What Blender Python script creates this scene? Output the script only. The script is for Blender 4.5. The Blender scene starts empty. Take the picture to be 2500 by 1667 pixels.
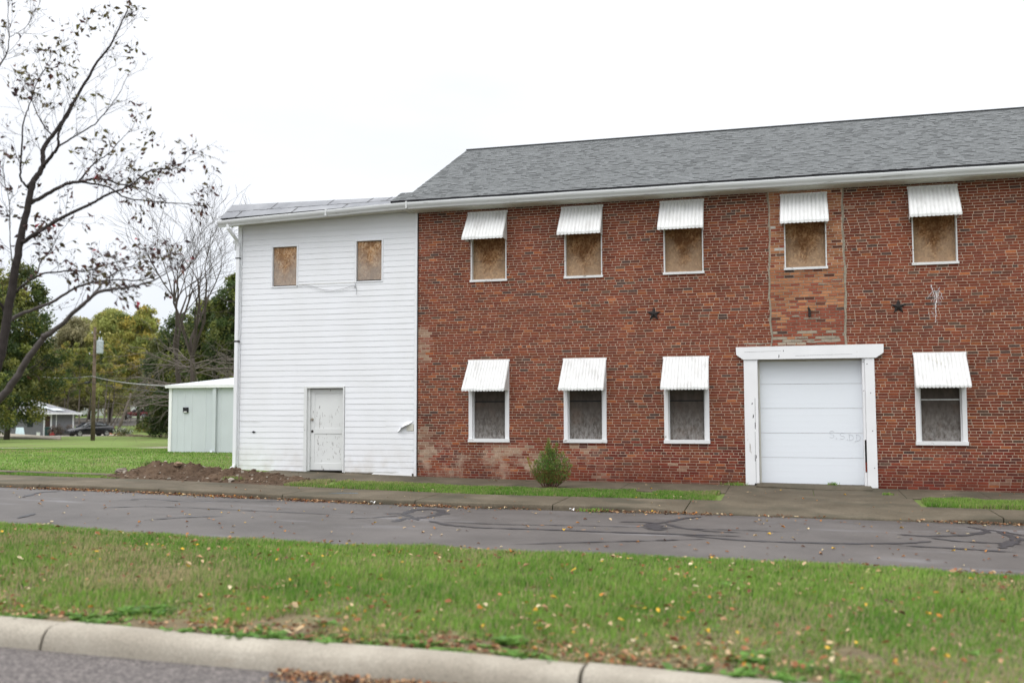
import bpy, math, random
import numpy as np
from mathutils import Vector
random.seed(7); RNG=np.random.default_rng(11)
SC=bpy.context.scene; COL=SC.collection
D=23.0245
# ------------------------------------------------------------------ ground heights (metres)
def lerp(t,xs,ys): return float(np.interp(t,xs,ys))
def gx(x): return lerp(x,[-60,-30,-13.9,-8.9,-6.2,-1.0,4.6,20],[.5,.34,.16,.04,-.01,-.03,-.09,-.25])
def wd(x,y): return -.27*x+.963*(y+D)
BW=[30,46,52,77,105,118,150,185,210,260,400,900]
BZ=[.10,-.20,-.28,-.55,-.85,-.85,.09,.55,.75,1.6,3,6]
def bgz(x,y):
    b=lerp(wd(x,y),BW,BZ); t=min(1,y/22.)
    return gx(x)*(1-t)+b*t
def kerbY(x): return -4.92+.02*(x+5)
def islY(x): return -16.27-.03*(x+3)          # back edge of the near kerb
def walkz(y): return lerp(y,[-4.9,-3.35,-1.9,0],[-.095,-.07,-.045,0])
def roadz(y): return lerp(y,[-11.2,-8.5,-6,-4.8],[-.165,-.135,-.155,-.205])
def landz(y): return lerp(y,[-16.3,-13.5,-11.6,-11.0],[-.075,-.03,-.07,-.15])
# ------------------------------------------------------------------ scene helpers
def smooth(me): me.polygons.foreach_set('use_smooth',[True]*len(me.polygons))
WORLD=set()      # things whose parts are modelled in world metres
def link(o,parent=None):
    COL.objects.link(o)
    if parent is not None:
        o.parent=parent
        if parent.name in WORLD: o.location=-parent.location
    return o
def tag(o,label=None,cat=None,group=None,kind=None):
    if label: o['label']=label
    if cat: o['category']=cat
    if group: o['group']=group
    if kind: o['kind']=kind
    return o
def empty(name,loc=(0,0,0),rz=0,world=False):
    o=bpy.data.objects.new(name,None); o.location=loc; o.rotation_euler=(0,0,rz); o.empty_display_size=.2
    link(o)
    if world: WORLD.add(o.name)
    return o
class MB:
    """collects quads / polygons with an optional colour per face"""
    def __init__(s): s.v=[]; s.f=[]; s.c=[]; s.m=[]
    def poly(s,pts,c=(1,1,1),m=0):
        n=len(s.v); s.v.extend(pts); s.f.append(tuple(range(n,n+len(pts)))); s.c.append(c); s.m.append(m)
    def box(s,x0,x1,y0,y1,z0,z1,c=(1,1,1),m=0,skip=''):
        n=len(s.v)
        s.v.extend([(x0,y0,z0),(x1,y0,z0),(x1,y1,z0),(x0,y1,z0),(x0,y0,z1),(x1,y0,z1),(x1,y1,z1),(x0,y1,z1)])
        F={'b':(0,3,2,1),'t':(4,5,6,7),'f':(0,1,5,4),'r':(1,2,6,5),'k':(2,3,7,6),'l':(3,0,4,7)}
        for k,q in F.items():
            if k in skip: continue
            s.f.append(tuple(n+i for i in q)); s.c.append(c); s.m.append(m)
    def obox(s,c,ax,ay,az,hx,hy,hz,col=(1,1,1),m=0):
        c=Vector(c);ax=Vector(ax).normalized();ay=Vector(ay).normalized();az=Vector(az).normalized()
        n=len(s.v)
        for sz in (-1,1):
            for sx,sy in ((-1,-1),(1,-1),(1,1),(-1,1)):
                s.v.append(tuple(c+ax*hx*sx+ay*hy*sy+az*hz*sz))
        for q in ((0,3,2,1),(4,5,6,7),(0,1,5,4),(1,2,6,5),(2,3,7,6),(3,0,4,7)):
            s.f.append(tuple(n+i for i in q)); s.c.append(col); s.m.append(m)
    def tube(s,pts,rad,seg=6,c=(1,1,1),cap=True,m=0):
        P=[Vector(p) for p in pts]; N=len(P)
        if not hasattr(rad,'__len__'): rad=[rad]*N
        base=len(s.v); up=None
        for i in range(N):
            d=(P[min(i+1,N-1)]-P[max(i-1,0)])
            if d.length<1e-6: d=Vector((0,0,1))
            d.normalize()
            if up is None:
                a=Vector((0,0,1)) if abs(d.z)<.9 else Vector((1,0,0)); up=(a-d*a.dot(d)).normalized()
            else:
                up=up-d*up.dot(d)
                if up.length<1e-4: up=d.orthogonal()
                up.normalize()
            b=d.cross(up)
            for k in range(seg):
                a=2*math.pi*k/seg; s.v.append(tuple(P[i]+(up*math.cos(a)+b*math.sin(a))*rad[i]))
        for i in range(N-1):
            for k in range(seg):
                k2=(k+1)%seg; s.f.append((base+i*seg+k,base+i*seg+k2,base+(i+1)*seg+k2,base+(i+1)*seg+k)); s.c.append(c); s.m.append(m)
        if cap:
            s.f.append(tuple(base+k for k in reversed(range(seg)))); s.c.append(c); s.m.append(m)
            s.f.append(tuple(base+(N-1)*seg+k for k in range(seg))); s.c.append(c); s.m.append(m)
    def lathe(s,o,prof,seg=16,axis='z',c=(1,1,1),m=0):
        base=len(s.v); n=len(prof)
        for r,h in prof:
            for k in range(seg):
                a=2*math.pi*k/seg; p=(r*math.cos(a),r*math.sin(a),h)
                if axis=='y': p=(p[0],p[2],p[1])
                if axis=='x': p=(p[2],p[0],p[1])
                s.v.append((o[0]+p[0],o[1]+p[1],o[2]+p[2]))
        for i in range(n-1):
            for k in range(seg):
                k2=(k+1)%seg; s.f.append((base+i*seg+k,base+i*seg+k2,base+(i+1)*seg+k2,base+(i+1)*seg+k)); s.c.append(c); s.m.append(m)
        s.f.append(tuple(base+k for k in range(seg))); s.c.append(c); s.m.append(m)
        s.f.append(tuple(base+(n-1)*seg+k for k in range(seg))); s.c.append(c); s.m.append(m)
    def grid(s,fn,nu,nv,c=(1,1,1),m=0,cfn=None):
        base=len(s.v)
        for j in range(nv+1):
            for i in range(nu+1): s.v.append(tuple(fn(i/nu,j/nv)))
        for j in range(nv):
            for i in range(nu):
                a=base+j*(nu+1)+i; s.f.append((a,a+1,a+nu+2,a+nu+1)); s.c.append(cfn(i,j) if cfn else c); s.m.append(m)
    def build(s,name,mats,parent=None,sm=False,bevel=0,col=False,solid=0):
        me=bpy.data.meshes.new(name); me.from_pydata(s.v,[],s.f)
        if not isinstance(mats,(list,tuple)): mats=[mats]
        for m in mats: me.materials.append(m)
        if len(mats)>1: me.polygons.foreach_set('material_index',s.m)
        if col:
            at=me.attributes.new('col','FLOAT_COLOR','FACE')
            a=np.ones((len(s.f),4),dtype=np.float32); a[:,:3]=np.array(s.c,dtype=np.float32); at.data.foreach_set('color',a.ravel())
        if sm: smooth(me)
        me.update(); o=bpy.data.objects.new(name,me); link(o,parent)
        if solid:
            md=o.modifiers.new('thick','SOLIDIFY'); md.thickness=solid; md.offset=0
        if bevel:
            b=o.modifiers.new('bevel','BEVEL'); b.width=bevel; b.segments=2; b.limit_method='ANGLE'; b.angle_limit=.6
        return o
def npmesh(name,V,F,C,mat,parent=None):
    """V (n,3), F (m,k), C (m,3) -> one mesh object"""
    me=bpy.data.meshes.new(name); n=len(V); m,k=F.shape
    me.vertices.add(n); me.vertices.foreach_set('co',V.astype(np.float32).ravel())
    me.loops.add(m*k); me.loops.foreach_set('vertex_index',F.astype(np.int32).ravel())
    me.polygons.add(m); me.polygons.foreach_set('loop_start',np.arange(0,m*k,k,dtype=np.int32))
    try: me.polygons.foreach_set('loop_total',np.full(m,k,dtype=np.int32))
    except Exception: pass
    me.update(calc_edges=True)
    at=me.attributes.new('col','FLOAT_COLOR','FACE')
    a=np.ones((m,4),dtype=np.float32); a[:,:3]=C; at.data.foreach_set('color',a.ravel())
    me.materials.append(mat); o=bpy.data.objects.new(name,me); return link(o,parent)
# ------------------------------------------------------------------ materials
class NT:
    def __init__(s,name,rough=.8,base=(.5,.5,.5),metal=0,spec=.3):
        s.m=bpy.data.materials.new(name); s.m.use_nodes=True; s.t=s.m.node_tree; s.b=s.t.nodes['Principled BSDF']
        s.b.inputs['Roughness'].default_value=rough; s.b.inputs['Metallic'].default_value=metal
        s.b.inputs['Specular IOR Level'].default_value=spec; s.b.inputs['Base Color'].default_value=(*base,1)
        s._co=None
    def n(s,ty,**k):
        nd=s.t.nodes.new(ty)
        for a,b in k.items(): setattr(nd,a,b)
        return nd
    def l(s,a,b): s.t.links.new(a,b)
    def co(s,scale=(1,1,1),kind='Object'):
        if s._co is None: s._co=s.n('ShaderNodeTexCoord')
        mp=s.n('ShaderNodeMapping'); mp.inputs['Scale'].default_value=scale; s.l(s._co.outputs[kind],mp.inputs[0]); return mp.outputs[0]
    def noise(s,scale,vec=None,detail=4,rough=.55,dist=0):
        nd=s.n('ShaderNodeTexNoise'); nd.inputs['Scale'].default_value=scale; nd.inputs['Detail'].default_value=detail
        nd.inputs['Roughness'].default_value=rough; nd.inputs['Distortion'].default_value=dist
        s.l(vec if vec is not None else s.co(),nd.inputs['Vector']); return nd.outputs['Fac']
    def ramp(s,fac,stops,interp='LINEAR'):
        r=s.n('ShaderNodeValToRGB'); r.color_ramp.interpolation=interp; e=r.color_ramp.elements
        while len(e)<len(stops): e.new(.5)
        for i,(p,c) in enumerate(stops):
            e[i].position=p; e[i].color=(*c,1) if hasattr(c,'__len__') else (c,c,c,1)
        s.l(fac,r.inputs[0]); return r.outputs[0]
    def mix(s,f,a,b,mode='MIX'):
        x=s.n('ShaderNodeMix',data_type='RGBA',blend_type=mode)
        for i,v in ((0,f),(6,a),(7,b)):
            if hasattr(v,'is_output') or hasattr(v,'links'): s.l(v,x.inputs[i])
            elif i==0: x.inputs[0].default_value=v
            else: x.inputs[i].default_value=(*v,1)
        return x.outputs[2]
    def math(s,op,a,b=0,c=None,clamp=False):
        x=s.n('ShaderNodeMath',operation=op,use_clamp=clamp)
        for i,v in enumerate((a,b) if c is None else (a,b,c)):
            if hasattr(v,'links'): s.l(v,x.inputs[i])
            else: x.inputs[i].default_value=v
        return x.outputs[0]
    def sep(s,vec):
        x=s.n('ShaderNodeSeparateXYZ'); s.l(vec,x.inputs[0]); return x.outputs
    def attr(s,name='col'):
        a=s.n('ShaderNodeAttribute'); a.attribute_name=name; return a.outputs['Color']
    def col(s,c): s.l(c,s.b.inputs['Base Color']); return s
    def bump(s,h,strength=.3,dist=.01):
        b=s.n('ShaderNodeBump'); b.inputs['Strength'].default_value=strength; b.inputs['Distance'].default_value=dist
        s.l(h,b.inputs['Height']); s.l(b.outputs[0],s.b.inputs['Normal']); return s
def plain(name,c,rough=.7,metal=0,spec=.3,var=.12,scale=6):
    t=NT(name,rough,c,metal,spec); d=tuple(v*(1-var) for v in c); e=tuple(min(1,v*(1+var)) for v in c)
    t.col(t.ramp(t.noise(scale),[(.3,d),(.7,e)])); return t.m
def attrmat(name,rough=.8,trans=0,var=.15,scale=8,spec=.2):
    t=NT(name,rough,spec=spec); a=t.attr()
    n=t.ramp(t.noise(scale),[(.3,1-var),(.7,1+var)]); c=t.mix(1.,a,n,'MULTIPLY'); t.col(c)
    if trans:
        tr=t.n('ShaderNodeBsdfTranslucent'); t.l(c,tr.inputs[0]); mx=t.n('ShaderNodeMixShader'); mx.inputs[0].default_value=trans
        out=t.t.nodes['Material Output']; t.l(t.b.outputs[0],mx.inputs[1]); t.l(tr.outputs[0],mx.inputs[2]); t.l(mx.outputs[0],out.inputs[0])
    return t.m
M={}
# white vinyl siding / white paint
t=NT('vinyl',.45,spec=.35); n1=t.noise(1.2,t.co((1,1,.6)),5); n2=t.noise(18,t.co((1,1,6)),3)
c=t.mix(t.ramp(n1,[(.35,0),(.8,.5)]),(.755,.765,.79),(.67,.67,.665)); zz=t.sep(t.co())[2]
low=t.math('MULTIPLY',t.ramp(zz,[(0.05,1),(.9,0)]),t.ramp(t.noise(2.6,None,6),[(.4,0),(.75,.8)]))
c=t.mix(low,c,(.50,.46,.40)); c=t.mix(t.ramp(n2,[(.62,0),(.75,.2)]),c,(.6,.6,.58)); t.col(c); M['vinyl']=t.m
def peel(name,base,under,amt,scale=9,stretch=(1,1,.25),rough=.6):
    t=NT(name,rough,spec=.25); n=t.noise(scale,t.co(stretch),8,.7); g=t.noise(1.5,None,3)
    f=t.ramp(n,[(amt,0),(amt+.03,1)]); c=t.mix(t.ramp(g,[(.3,0),(.7,.5)]),base,tuple(v*.86 for v in base)); t.col(t.mix(f,c,under)); t.bump(n,.2,.01); return t.m
M['white_paint']=peel('white_paint',(.79,.79,.80),(.30,.26,.22),.665,6)
M['sill_paint']=peel('sill_paint',(.74,.74,.74),(.22,.19,.16),.60,12,(.4,1,2))
M['door_paint']=peel('door_paint',(.68,.69,.68),(.25,.24,.23),.62,8,(1,1,.28))
M['white_metal']=plain('white_metal',(.80,.80,.80),.4,spec=.4,var=.04,scale=2)
t=NT('awning_metal',.4,spec=.4); n=t.noise(5,t.co((1,1,.35)),6,.65); c=t.mix(t.ramp(n,[(.50,0),(.72,.55)]),(.70,.70,.69),(.46,.45,.43)); t.col(c); M['awning']=t.m
M['gutter']=peel('gutter',(.61,.62,.62),(.42,.42,.41),.60,5,(.25,1,3),.4)
M['trim_beige']=plain('trim_beige',(.54,.525,.465),.6,var=.08)
M['dark']=plain('dark_gap',(.02,.02,.022),.9)
M['iron']=plain('iron',(.022,.018,.017),.7,var=.4,scale=20)
# brick colours come per brick from the mesh; dirt, moss and efflorescence have their own shapes
t=NT('brick',.9,spec=.15); a=t.attr(); co=t.co(); x,y,z=t.sep(co)[:3]
n=t.noise(28,None,6,.7); c=t.mix(1.,a,t.ramp(n,[(.25,.75),(.75,1.25)]),'MULTIPLY')
c=t.mix(1.,c,t.ramp(t.noise(1.1,t.co((1.3,1,.28)),6,.65),[(.3,.80),(.62,1.08)]),'MULTIPLY'); big=t.noise(.55,None,5,.6); c=t.mix(1.,c,t.ramp(big,[(.3,.82),(.7,1.15)]),'MULTIPLY')
# pale lime bloom: low on the left, at the left corner
bl=t.noise(1.7,None,8,.72); zone=t.math('MULTIPLY',t.ramp(t.math('MULTIPLY_ADD',x,-.1,-.05),[(.30,0),(.55,1)]),t.ramp(t.math('MULTIPLY',z,.2),[(.12,1),(.2,0)]))
c=t.mix(t.math('MULTIPLY',zone,t.ramp(bl,[(.50,0),(.62,.62)])),c,(.47,.36,.27))
# damp dark red band above the ground
dm=t.math('MULTIPLY',t.ramp(t.math('MULTIPLY',z,.5),[(.02,1),(.30,0)]),t.ramp(t.noise(2.3,t.co((.35,1,1)),6),[(.42,0),(.6,.75)]))
c=t.mix(dm,c,(.11,.022,.014)); M['brick']=t.col(c).bump(n,.5,.006).m
t=NT('mortar',.95,spec=.1); n=t.noise(20,None,6,.7); z=t.sep(t.co())[2]
c=t.ramp(n,[(.3,(.40,.31,.235)),(.7,(.64,.52,.41))]); c=t.mix(t.ramp(t.math('MULTIPLY',z,.5),[(.02,.6),(.25,0)]),c,(.20,.12,.09)); M['mortar']=t.col(c).m
t=NT('patch_mortar',.95,spec=.1); M['patch_mortar']=t.col(t.ramp(t.noise(14,None,7,.7),[(.3,(.21,.18,.14)),(.7,(.36,.32,.255))])).bump(t.noise(14),.5,.01).m
# strand board
def osb(name,a,b,c_,grey,gz0,gz1,brown=None):
    t=NT(name,.85,spec=.15); co=t.co((1,1,1)); v=t.n('ShaderNodeTexVoronoi'); v.inputs['Scale'].default_value=30; v.inputs['Randomness'].default_value=1
    wv=t.noise(7,None,3); mp=t.n('ShaderNodeMapping'); mp.inputs['Scale'].default_value=(1.1,1,.8); t.l(co,mp.inputs[0])
    mp.inputs['Rotation'].default_value=(0,.6,0); t.l(mp.outputs[0],v.inputs['Vector'])
    s1=t.sep(v.outputs['Color'])[0]; c=t.ramp(s1,[(0,a),(.5,b),(1,c_)]); n=t.noise(11,t.co((1,1,.7)),7,.75)
    c=t.mix(t.ramp(n,[(.40,0),(.7,.5)]),c,b); st=t.noise(3.2,None,6,.7)
    c=t.mix(t.ramp(st,[(.42,0),(.60,.75)]),c,tuple(q*.9 for q in a)); c=t.mix(t.ramp(t.noise(9,t.co((1.4,1,.6)),5,.8),[(.55,0),(.68,.6)]),c,c_)
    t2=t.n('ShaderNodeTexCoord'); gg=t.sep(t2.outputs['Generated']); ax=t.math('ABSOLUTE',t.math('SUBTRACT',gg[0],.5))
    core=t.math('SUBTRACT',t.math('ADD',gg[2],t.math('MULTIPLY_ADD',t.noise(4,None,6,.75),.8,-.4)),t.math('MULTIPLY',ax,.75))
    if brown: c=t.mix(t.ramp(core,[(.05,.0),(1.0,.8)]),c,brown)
    g=t.ramp(core,[(gz0,1),(gz1,0)])
    c=t.mix(t.math('MULTIPLY',g,.6),c,grey); return t.col(c).bump(n,.4,.008).m
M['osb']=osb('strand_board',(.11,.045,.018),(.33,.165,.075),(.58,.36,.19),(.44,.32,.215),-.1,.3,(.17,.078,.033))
M['osb_side']=osb('strand_board_grey',(.20,.10,.045),(.46,.27,.14),(.60,.45,.30),(.33,.305,.28),.1,.62)
t=NT('old_board',.85,spec=.15); n=t.noise(6,t.co((1,1,.45)),8,.75); z=t.sep(t.co())[2]
c=t.ramp(n,[(.3,(.052,.042,.036)),(.65,(.115,.095,.082))]); lo=t.math('MULTIPLY',t.ramp(t.math('MULTIPLY',z,.2),[(.19,1),(.34,.05)]),t.ramp(t.noise(17,t.co((1,1,.5)),8,.8),[(.38,0),(.62,1)]))
c=t.mix(lo,c,(.31,.295,.28)); c=t.mix(t.ramp(t.noise(2.5),[(.55,0),(.75,.35)]),c,(.16,.10,.07)); M['old_board']=t.col(c).bump(n,.5,.006).m
M['shingle']=attrmat('shingle',.9,0,.25,30)
t=NT('roll_roof',.95,spec=.05); n=t.noise(1.3,None,6); M['roll_roof']=t.col(t.mix(t.ramp(t.noise(9,None,6,.7),[(.55,0),(.75,.4)]),t.ramp(n,[(.3,(.20,.205,.22)),(.7,(.30,.305,.32))]),(.13,.13,.14))).m
# ground
def ground_mat(name,stops,scale,scale2,bumpd,rough=.95,dark=None):
    t=NT(name,rough,spec=.12); n=t.noise(scale,None,8,.65); n2=t.noise(scale2,None,6,.7)
    c=t.ramp(n,stops); c=t.mix(1.,c,t.ramp(n2,[(.3,.72),(.7,1.28)]),'MULTIPLY')
    if dark: c=t.mix(t.ramp(t.noise(dark[0],t.co(dark[2]),6,.6),[(dark[1],0),(dark[1]+.12,.65)]),c,dark[3])
    return t.col(c).bump(n2,.6,bumpd).m
M['lawn']=ground_mat('lawn_soil',[(.30,(.13,.12,.06)),(.45,(.13,.17,.05)),(.62,(.14,.205,.055)),(.75,(.22,.21,.11))],.35,9,.05)
M['soil']=ground_mat('soil',[(.3,(.045,.029,.020)),(.6,(.085,.056,.037)),(.8,(.13,.09,.062))],1.6,14,.03)
M['asphalt']=ground_mat('asphalt',[(.3,(.068,.062,.059)),(.7,(.112,.102,.097))],.6,90,.004,.62,(1.2,.60,(.35,1.6,1),(.17,.165,.172)))
M['asphalt2']=ground_mat('asphalt_coarse',[(.36,(.055,.05,.05)),(.5,(.115,.103,.099)),(.66,(.215,.19,.18))],38,110,.012,.85)
M['tar']=plain('tar',(.030,.029,.033),.55,var=.25)
M['walk']=ground_mat('walk_concrete',[(.3,(.070,.058,.041)),(.55,(.110,.092,.067)),(.75,(.16,.135,.10))],.9,40,.006,.9,(.8,.50,(1,1,1),(.062,.058,.042)))
M['kerb']=ground_mat('kerb_concrete',[(.3,(.225,.20,.162)),(.7,(.33,.30,.25))],1.6,60,.004,.85,(2.2,.62,(1,1,3),(.26,.215,.165)))
M['pale_concrete']=ground_mat('pale_concrete',[(.3,(.20,.175,.14)),(.7,(.30,.27,.22))],.5,10,.01)
M['thatch']=ground_mat('thatch',[(.3,(.10,.075,.05)),(.55,(.15,.125,.07)),(.75,(.13,.15,.06))],2.2,30,.02)
M['gravel']=ground_mat('gravel',[(.3,(.20,.18,.15)),(.7,(.38,.35,.31))],2,30,.03)
M['leaf']=attrmat('leaf',.6,.35,.2,12,.25)
M['grass']=attrmat('grass_blade',.65,.35,.18,6,.2)
M['litter']=attrmat('dead_leaf',.8,.15,.25,40,.15)
M['bark']=attrmat('bark',.9,0,.3,14)
M['rock']=attrmat('rock',.9,0,.3,20)
M['carpaint']=attrmat('carpaint',.22,0,.02,1,.6)
M['glass']=NT('dark_glass',.08,(.03,.035,.04),0,.6).m
M['lamp']=NT('lamp_glass',.15,(.6,.6,.6),0,.6).m
M['rubber']=plain('rubber',(.02,.02,.02),.8)
M['rim']=NT('rim',.3,(.5,.5,.52),.8).m
M['shed_wall']=plain('shed_wall',(.53,.565,.585),.5,spec=.3,var=.04,scale=1.2)
M['shed_roof']=plain('shed_roof',(.62,.64,.66),.45,var=.06)
M['pole_wood']=plain('pole_wood',(.13,.095,.07),.9,var=.4,scale=3)
M['grey_wall']=plain('grey_wall',(.19,.19,.20),.8)
M['house_roof']=ground_mat('house_roof',[(.35,(.12,.12,.125)),(.55,(.20,.20,.21)),(.7,(.28,.28,.29))],.9,4,.01)
M['pale_wall']=plain('pale_wall',(.66,.67,.70),.7,var=.05)
M['blue_white']=plain('blue_white',(.55,.66,.70),.5)
M['green_bin']=plain('green_bin',(.02,.05,.045),.5)
M['red']=plain('red_paint',(.28,.02,.02),.4)
M['brown_door']=plain('brown_door',(.07,.04,.03),.6)
M['scribble']=plain('scribble',(.50,.51,.54),.8)
M['chalk']=plain('chalk',(.62,.62,.6),.8)
M['splash']=peel('splash',(.75,.72,.72),(.3,.1,.07),.55,30,(1,1,1))
M['cable']=plain('cable',(.03,.03,.035),.6)
M['cable_pale']=plain('cable_pale',(.25,.25,.25),.5)
M['galv']=plain('galv',(.42,.46,.48),.4,metal=.2)
# ------------------------------------------------------------------ camera, sky, sun
cam=bpy.data.cameras.new('camera'); co_=bpy.data.objects.new('camera',cam); link(co_); SC.camera=co_
yaw,pitch,roll=[math.radians(a) for a in (-15.65,4.046,-.093)]
F=Vector((math.sin(yaw)*math.cos(pitch),math.cos(yaw)*math.cos(pitch),math.sin(pitch)))
R0=Vector((math.cos(yaw),-math.sin(yaw),0)); U0=R0.cross(F); Rv=R0*math.cos(roll)+U0*math.sin(roll); Uv=U0*math.cos(roll)-R0*math.sin(roll)
from mathutils import Matrix
mm=Matrix.Identity(4)
for i in range(3): mm[i][0]=Rv[i]; mm[i][1]=Uv[i]; mm[i][2]=-F[i]
mm[0][3],mm[1][3],mm[2][3]=0,-D,1.6
co_.matrix_world=mm
cam.lens=35; cam.sensor_width=36; cam.clip_end=3000; cam.clip_start=.1
cam.dof.use_dof=True; cam.dof.focus_distance=24.2; cam.dof.aperture_fstop=1.0
SC.view_settings.view_transform='Standard'; SC.view_settings.look='None'; SC.view_settings.gamma=1; SC.view_settings.exposure=0
SUN_EL,SUN_AZ=58,205
w=bpy.data.worlds.new('World'); SC.world=w; w.use_nodes=True; nt=w.node_tree; bg=nt.nodes['Background']
def N(ty): return nt.nodes.new(ty)
sky=N('ShaderNodeTexSky'); sky.sky_type='NISHITA'; sky.sun_disc=False; sky.sun_elevation=math.radians(SUN_EL); sky.sun_rotation=math.radians(SUN_AZ)
tc=N('ShaderNodeTexCoord'); sx=N('ShaderNodeSeparateXYZ'); nt.links.new(tc.outputs['Generated'],sx.inputs[0])
rp=N('ShaderNodeValToRGB'); e=rp.color_ramp.elements
e[0].position=0; e[0].color=(.265,.28,.31,1); e[1].position=1; e[1].color=(1.15,1.15,1.15,1)
for p,cc in ((.07,(.305,.318,.34,1)),(.18,(.36,.366,.38,1)),(.36,(.372,.377,.388,1)),(.6,(.85,.86,.87,1))):
    k=e.new(p); k.color=cc
nt.links.new(sx.outputs[2],rp.inputs[0])
nz=N('ShaderNodeTexNoise'); nz.inputs['Scale'].default_value=2.2; nz.inputs['Detail'].default_value=5
mp=N('ShaderNodeMapping'); mp.inputs['Scale'].default_value=(1,1,3); nt.links.new(tc.outputs['Generated'],mp.inputs[0]); nt.links.new(mp.outputs[0],nz.inputs['Vector'])
r2=N('ShaderNodeValToRGB'); r2.color_ramp.elements[0].position=.3; r2.color_ramp.elements[0].color=(.93,.938,.95,1); r2.color_ramp.elements[1].position=.7; r2.color_ramp.elements[1].color=(1.12,1.12,1.12,1)
nt.links.new(nz.outputs['Fac'],r2.inputs[0])
m1=N('ShaderNodeMix'); m1.data_type='RGBA'; m1.blend_type='MULTIPLY'; m1.inputs[0].default_value=1; nt.links.new(rp.outputs[0],m1.inputs[6]); nt.links.new(r2.outputs[0],m1.inputs[7])
m2=N('ShaderNodeMix'); m2.data_type='RGBA'; m2.blend_type='MULTIPLY'; m2.inputs[0].default_value=1; nt.links.new(m1.outputs[2],m2.inputs[6]); SKYK=30.
m2.inputs[7].default_value=(SKYK,SKYK,SKYK,1)
m3=N('ShaderNodeMix'); m3.data_type='RGBA'; m3.inputs[0].default_value=.9; nt.links.new(sky.outputs[0],m3.inputs[6]); nt.links.new(m2.outputs[2],m3.inputs[7])
nt.links.new(m3.outputs[2],bg.inputs[0]); bg.inputs[1].default_value=.1
sl=bpy.data.lights.new('sun','SUN'); sl.energy=.7; sl.angle=math.radians(25); sl.color=(1,.97,.93)
so=bpy.data.objects.new('sun',sl); link(so)
az=math.radians(SUN_AZ); el=math.radians(SUN_EL)
sd=Vector((math.sin(az)*math.cos(el),math.cos(az)*math.cos(el),math.sin(el)))   # towards the sun, behind the camera
so.rotation_euler=sd.to_track_quat('Z','Y').to_euler()
# ================================================================== BRICK BUILDING
brick=empty('brick_building',(0,0,-.05),world=True)
tag(brick,'long two storey red brick building with shingle roof, white awnings and roller door','building')
CU=[-7.04,-4.69,-2.335,.37,3.055,5.5,8.0]; CL=[-7.03,-4.67,-2.31,3.075,5.5,8.0]
XL,XR=-8.87,11.0; ZB,ZT=-.35,6.62
holes=[(c-.455,c+.455,4.79,6.36) for c in CU]+[(c-.50,c+.50,.92,2.72) for c in CL]+[(-.98,1.72,-.3,2.80)]
PX0,PX1,PZ0=-.42,1.19,3.08
def cut(x0,x1,z0,z1,hs):
    segs=[(x0,x1)]
    for a,b,c,d in hs:
        if z1<=c+.012 or z0>=d-.012: continue
        out=[]
        for s,e in segs:
            if e<=a or s>=b: out.append((s,e)); continue
            if s<a: out.append((s,a))
            if e>b: out.append((b,e))
        segs=out
    return segs
def edge_wob(z,s): return .014*math.sin(z*2.3+s)+.008*math.sin(z*11+s*3)
from mathutils import noise as MN
bw=MB(); REDS=[(.195,.050,.026),(.17,.043,.024),(.212,.058,.028),(.15,.039,.024),(.18,.052,.031),(.205,.062,.031)]
DARK=[(.115,.044,.030),(.13,.045,.030),(.085,.050,.042),(.14,.052,.034),(.12,.070,.050)]
ORANGE=[(.33,.11,.045),(.30,.09,.035)]
PAT=[(.42,.18,.085),(.37,.145,.07),(.44,.20,.10),(.32,.11,.058),(.39,.165,.085)]
CO=.0627; k0=int((ZB-.05)/CO)
for k in range(k0,int(ZT/CO)+1):
    z0=k*CO; z1=z0+CO-.0125
    header=(k-18)%8==0; L=.1075 if header else .213
    x=XL-(random.random()*.06)-(L*.5 if k%2 else 0); row=random.uniform(.93,1.06); darkrow=random.random()<.10
    while x<XR:
        l=L*random.uniform(.94,1.06); a,b=max(x,XL),min(x+l-.0125,XR); x+=l
        if b-a<.008: continue
        mid=(a+b)/2; q=random.random()
        p0=PX0+edge_wob(z0,1); p1=PX1+edge_wob(z0,4)
        zp=z0>PZ0
        if zp and a>=p0 and b<=p1: continue
        if zp and a<p0<b: b=p0
        if zp and a<p1<b: a=p1
        if b-a<.008: continue
        if q<(.26 if darkrow else .11): c=random.choice(DARK)
        elif q>.965: c=random.choice(ORANGE)
        else: c=random.choice(REDS)
        g=row*random.uniform(.86,1.13); c=tuple(v*g for v in c)
        if z0>6.3: c=tuple(v*.8 for v in c)  # shade under the eaves put into the colour of the top courses
        nv=MN.noise(Vector((mid*1.3,z0*2.2,3.)))+.5*MN.noise(Vector((mid*4,z0*7,9.)))
        pc=max(0,1-((mid+8.75)/.32)**2)*max(0,1-((z0-3.15)/.62)**2)+.8*max(0,1-((mid+8.75)/.4)**2)*max(0,1-((z0-.7)/.6)**2)
        lw=.55*max(0,1-((mid+6.4)/2.4)**2)*max(0,1-((z0-.62)/.4)**2)+.30*max(0,1-((z0-.16)/.3)**2)+.10*max(0,1-((mid+7.1)/.5)**2)*(z0<4.2)
        if pc+lw*.9+nv*.45>.42: gm=random.uniform(.35,.9); c=tuple(a_*(1-gm)+b_*gm for a_,b_ in zip(c,(.36,.25,.175) if random.random()<.7 else (.30,.13,.09)))
        elif z0<.95 and nv>-.05 and random.random()<.75: c=random.choice([(.17,.032,.020),(.13,.026,.018),(.22,.05,.028),(.10,.035,.028)])
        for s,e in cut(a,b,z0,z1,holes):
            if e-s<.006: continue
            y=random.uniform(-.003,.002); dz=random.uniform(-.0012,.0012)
            bw.box(s,e,y,.02,z0+dz,z1+dz,c,0,'k')
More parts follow.
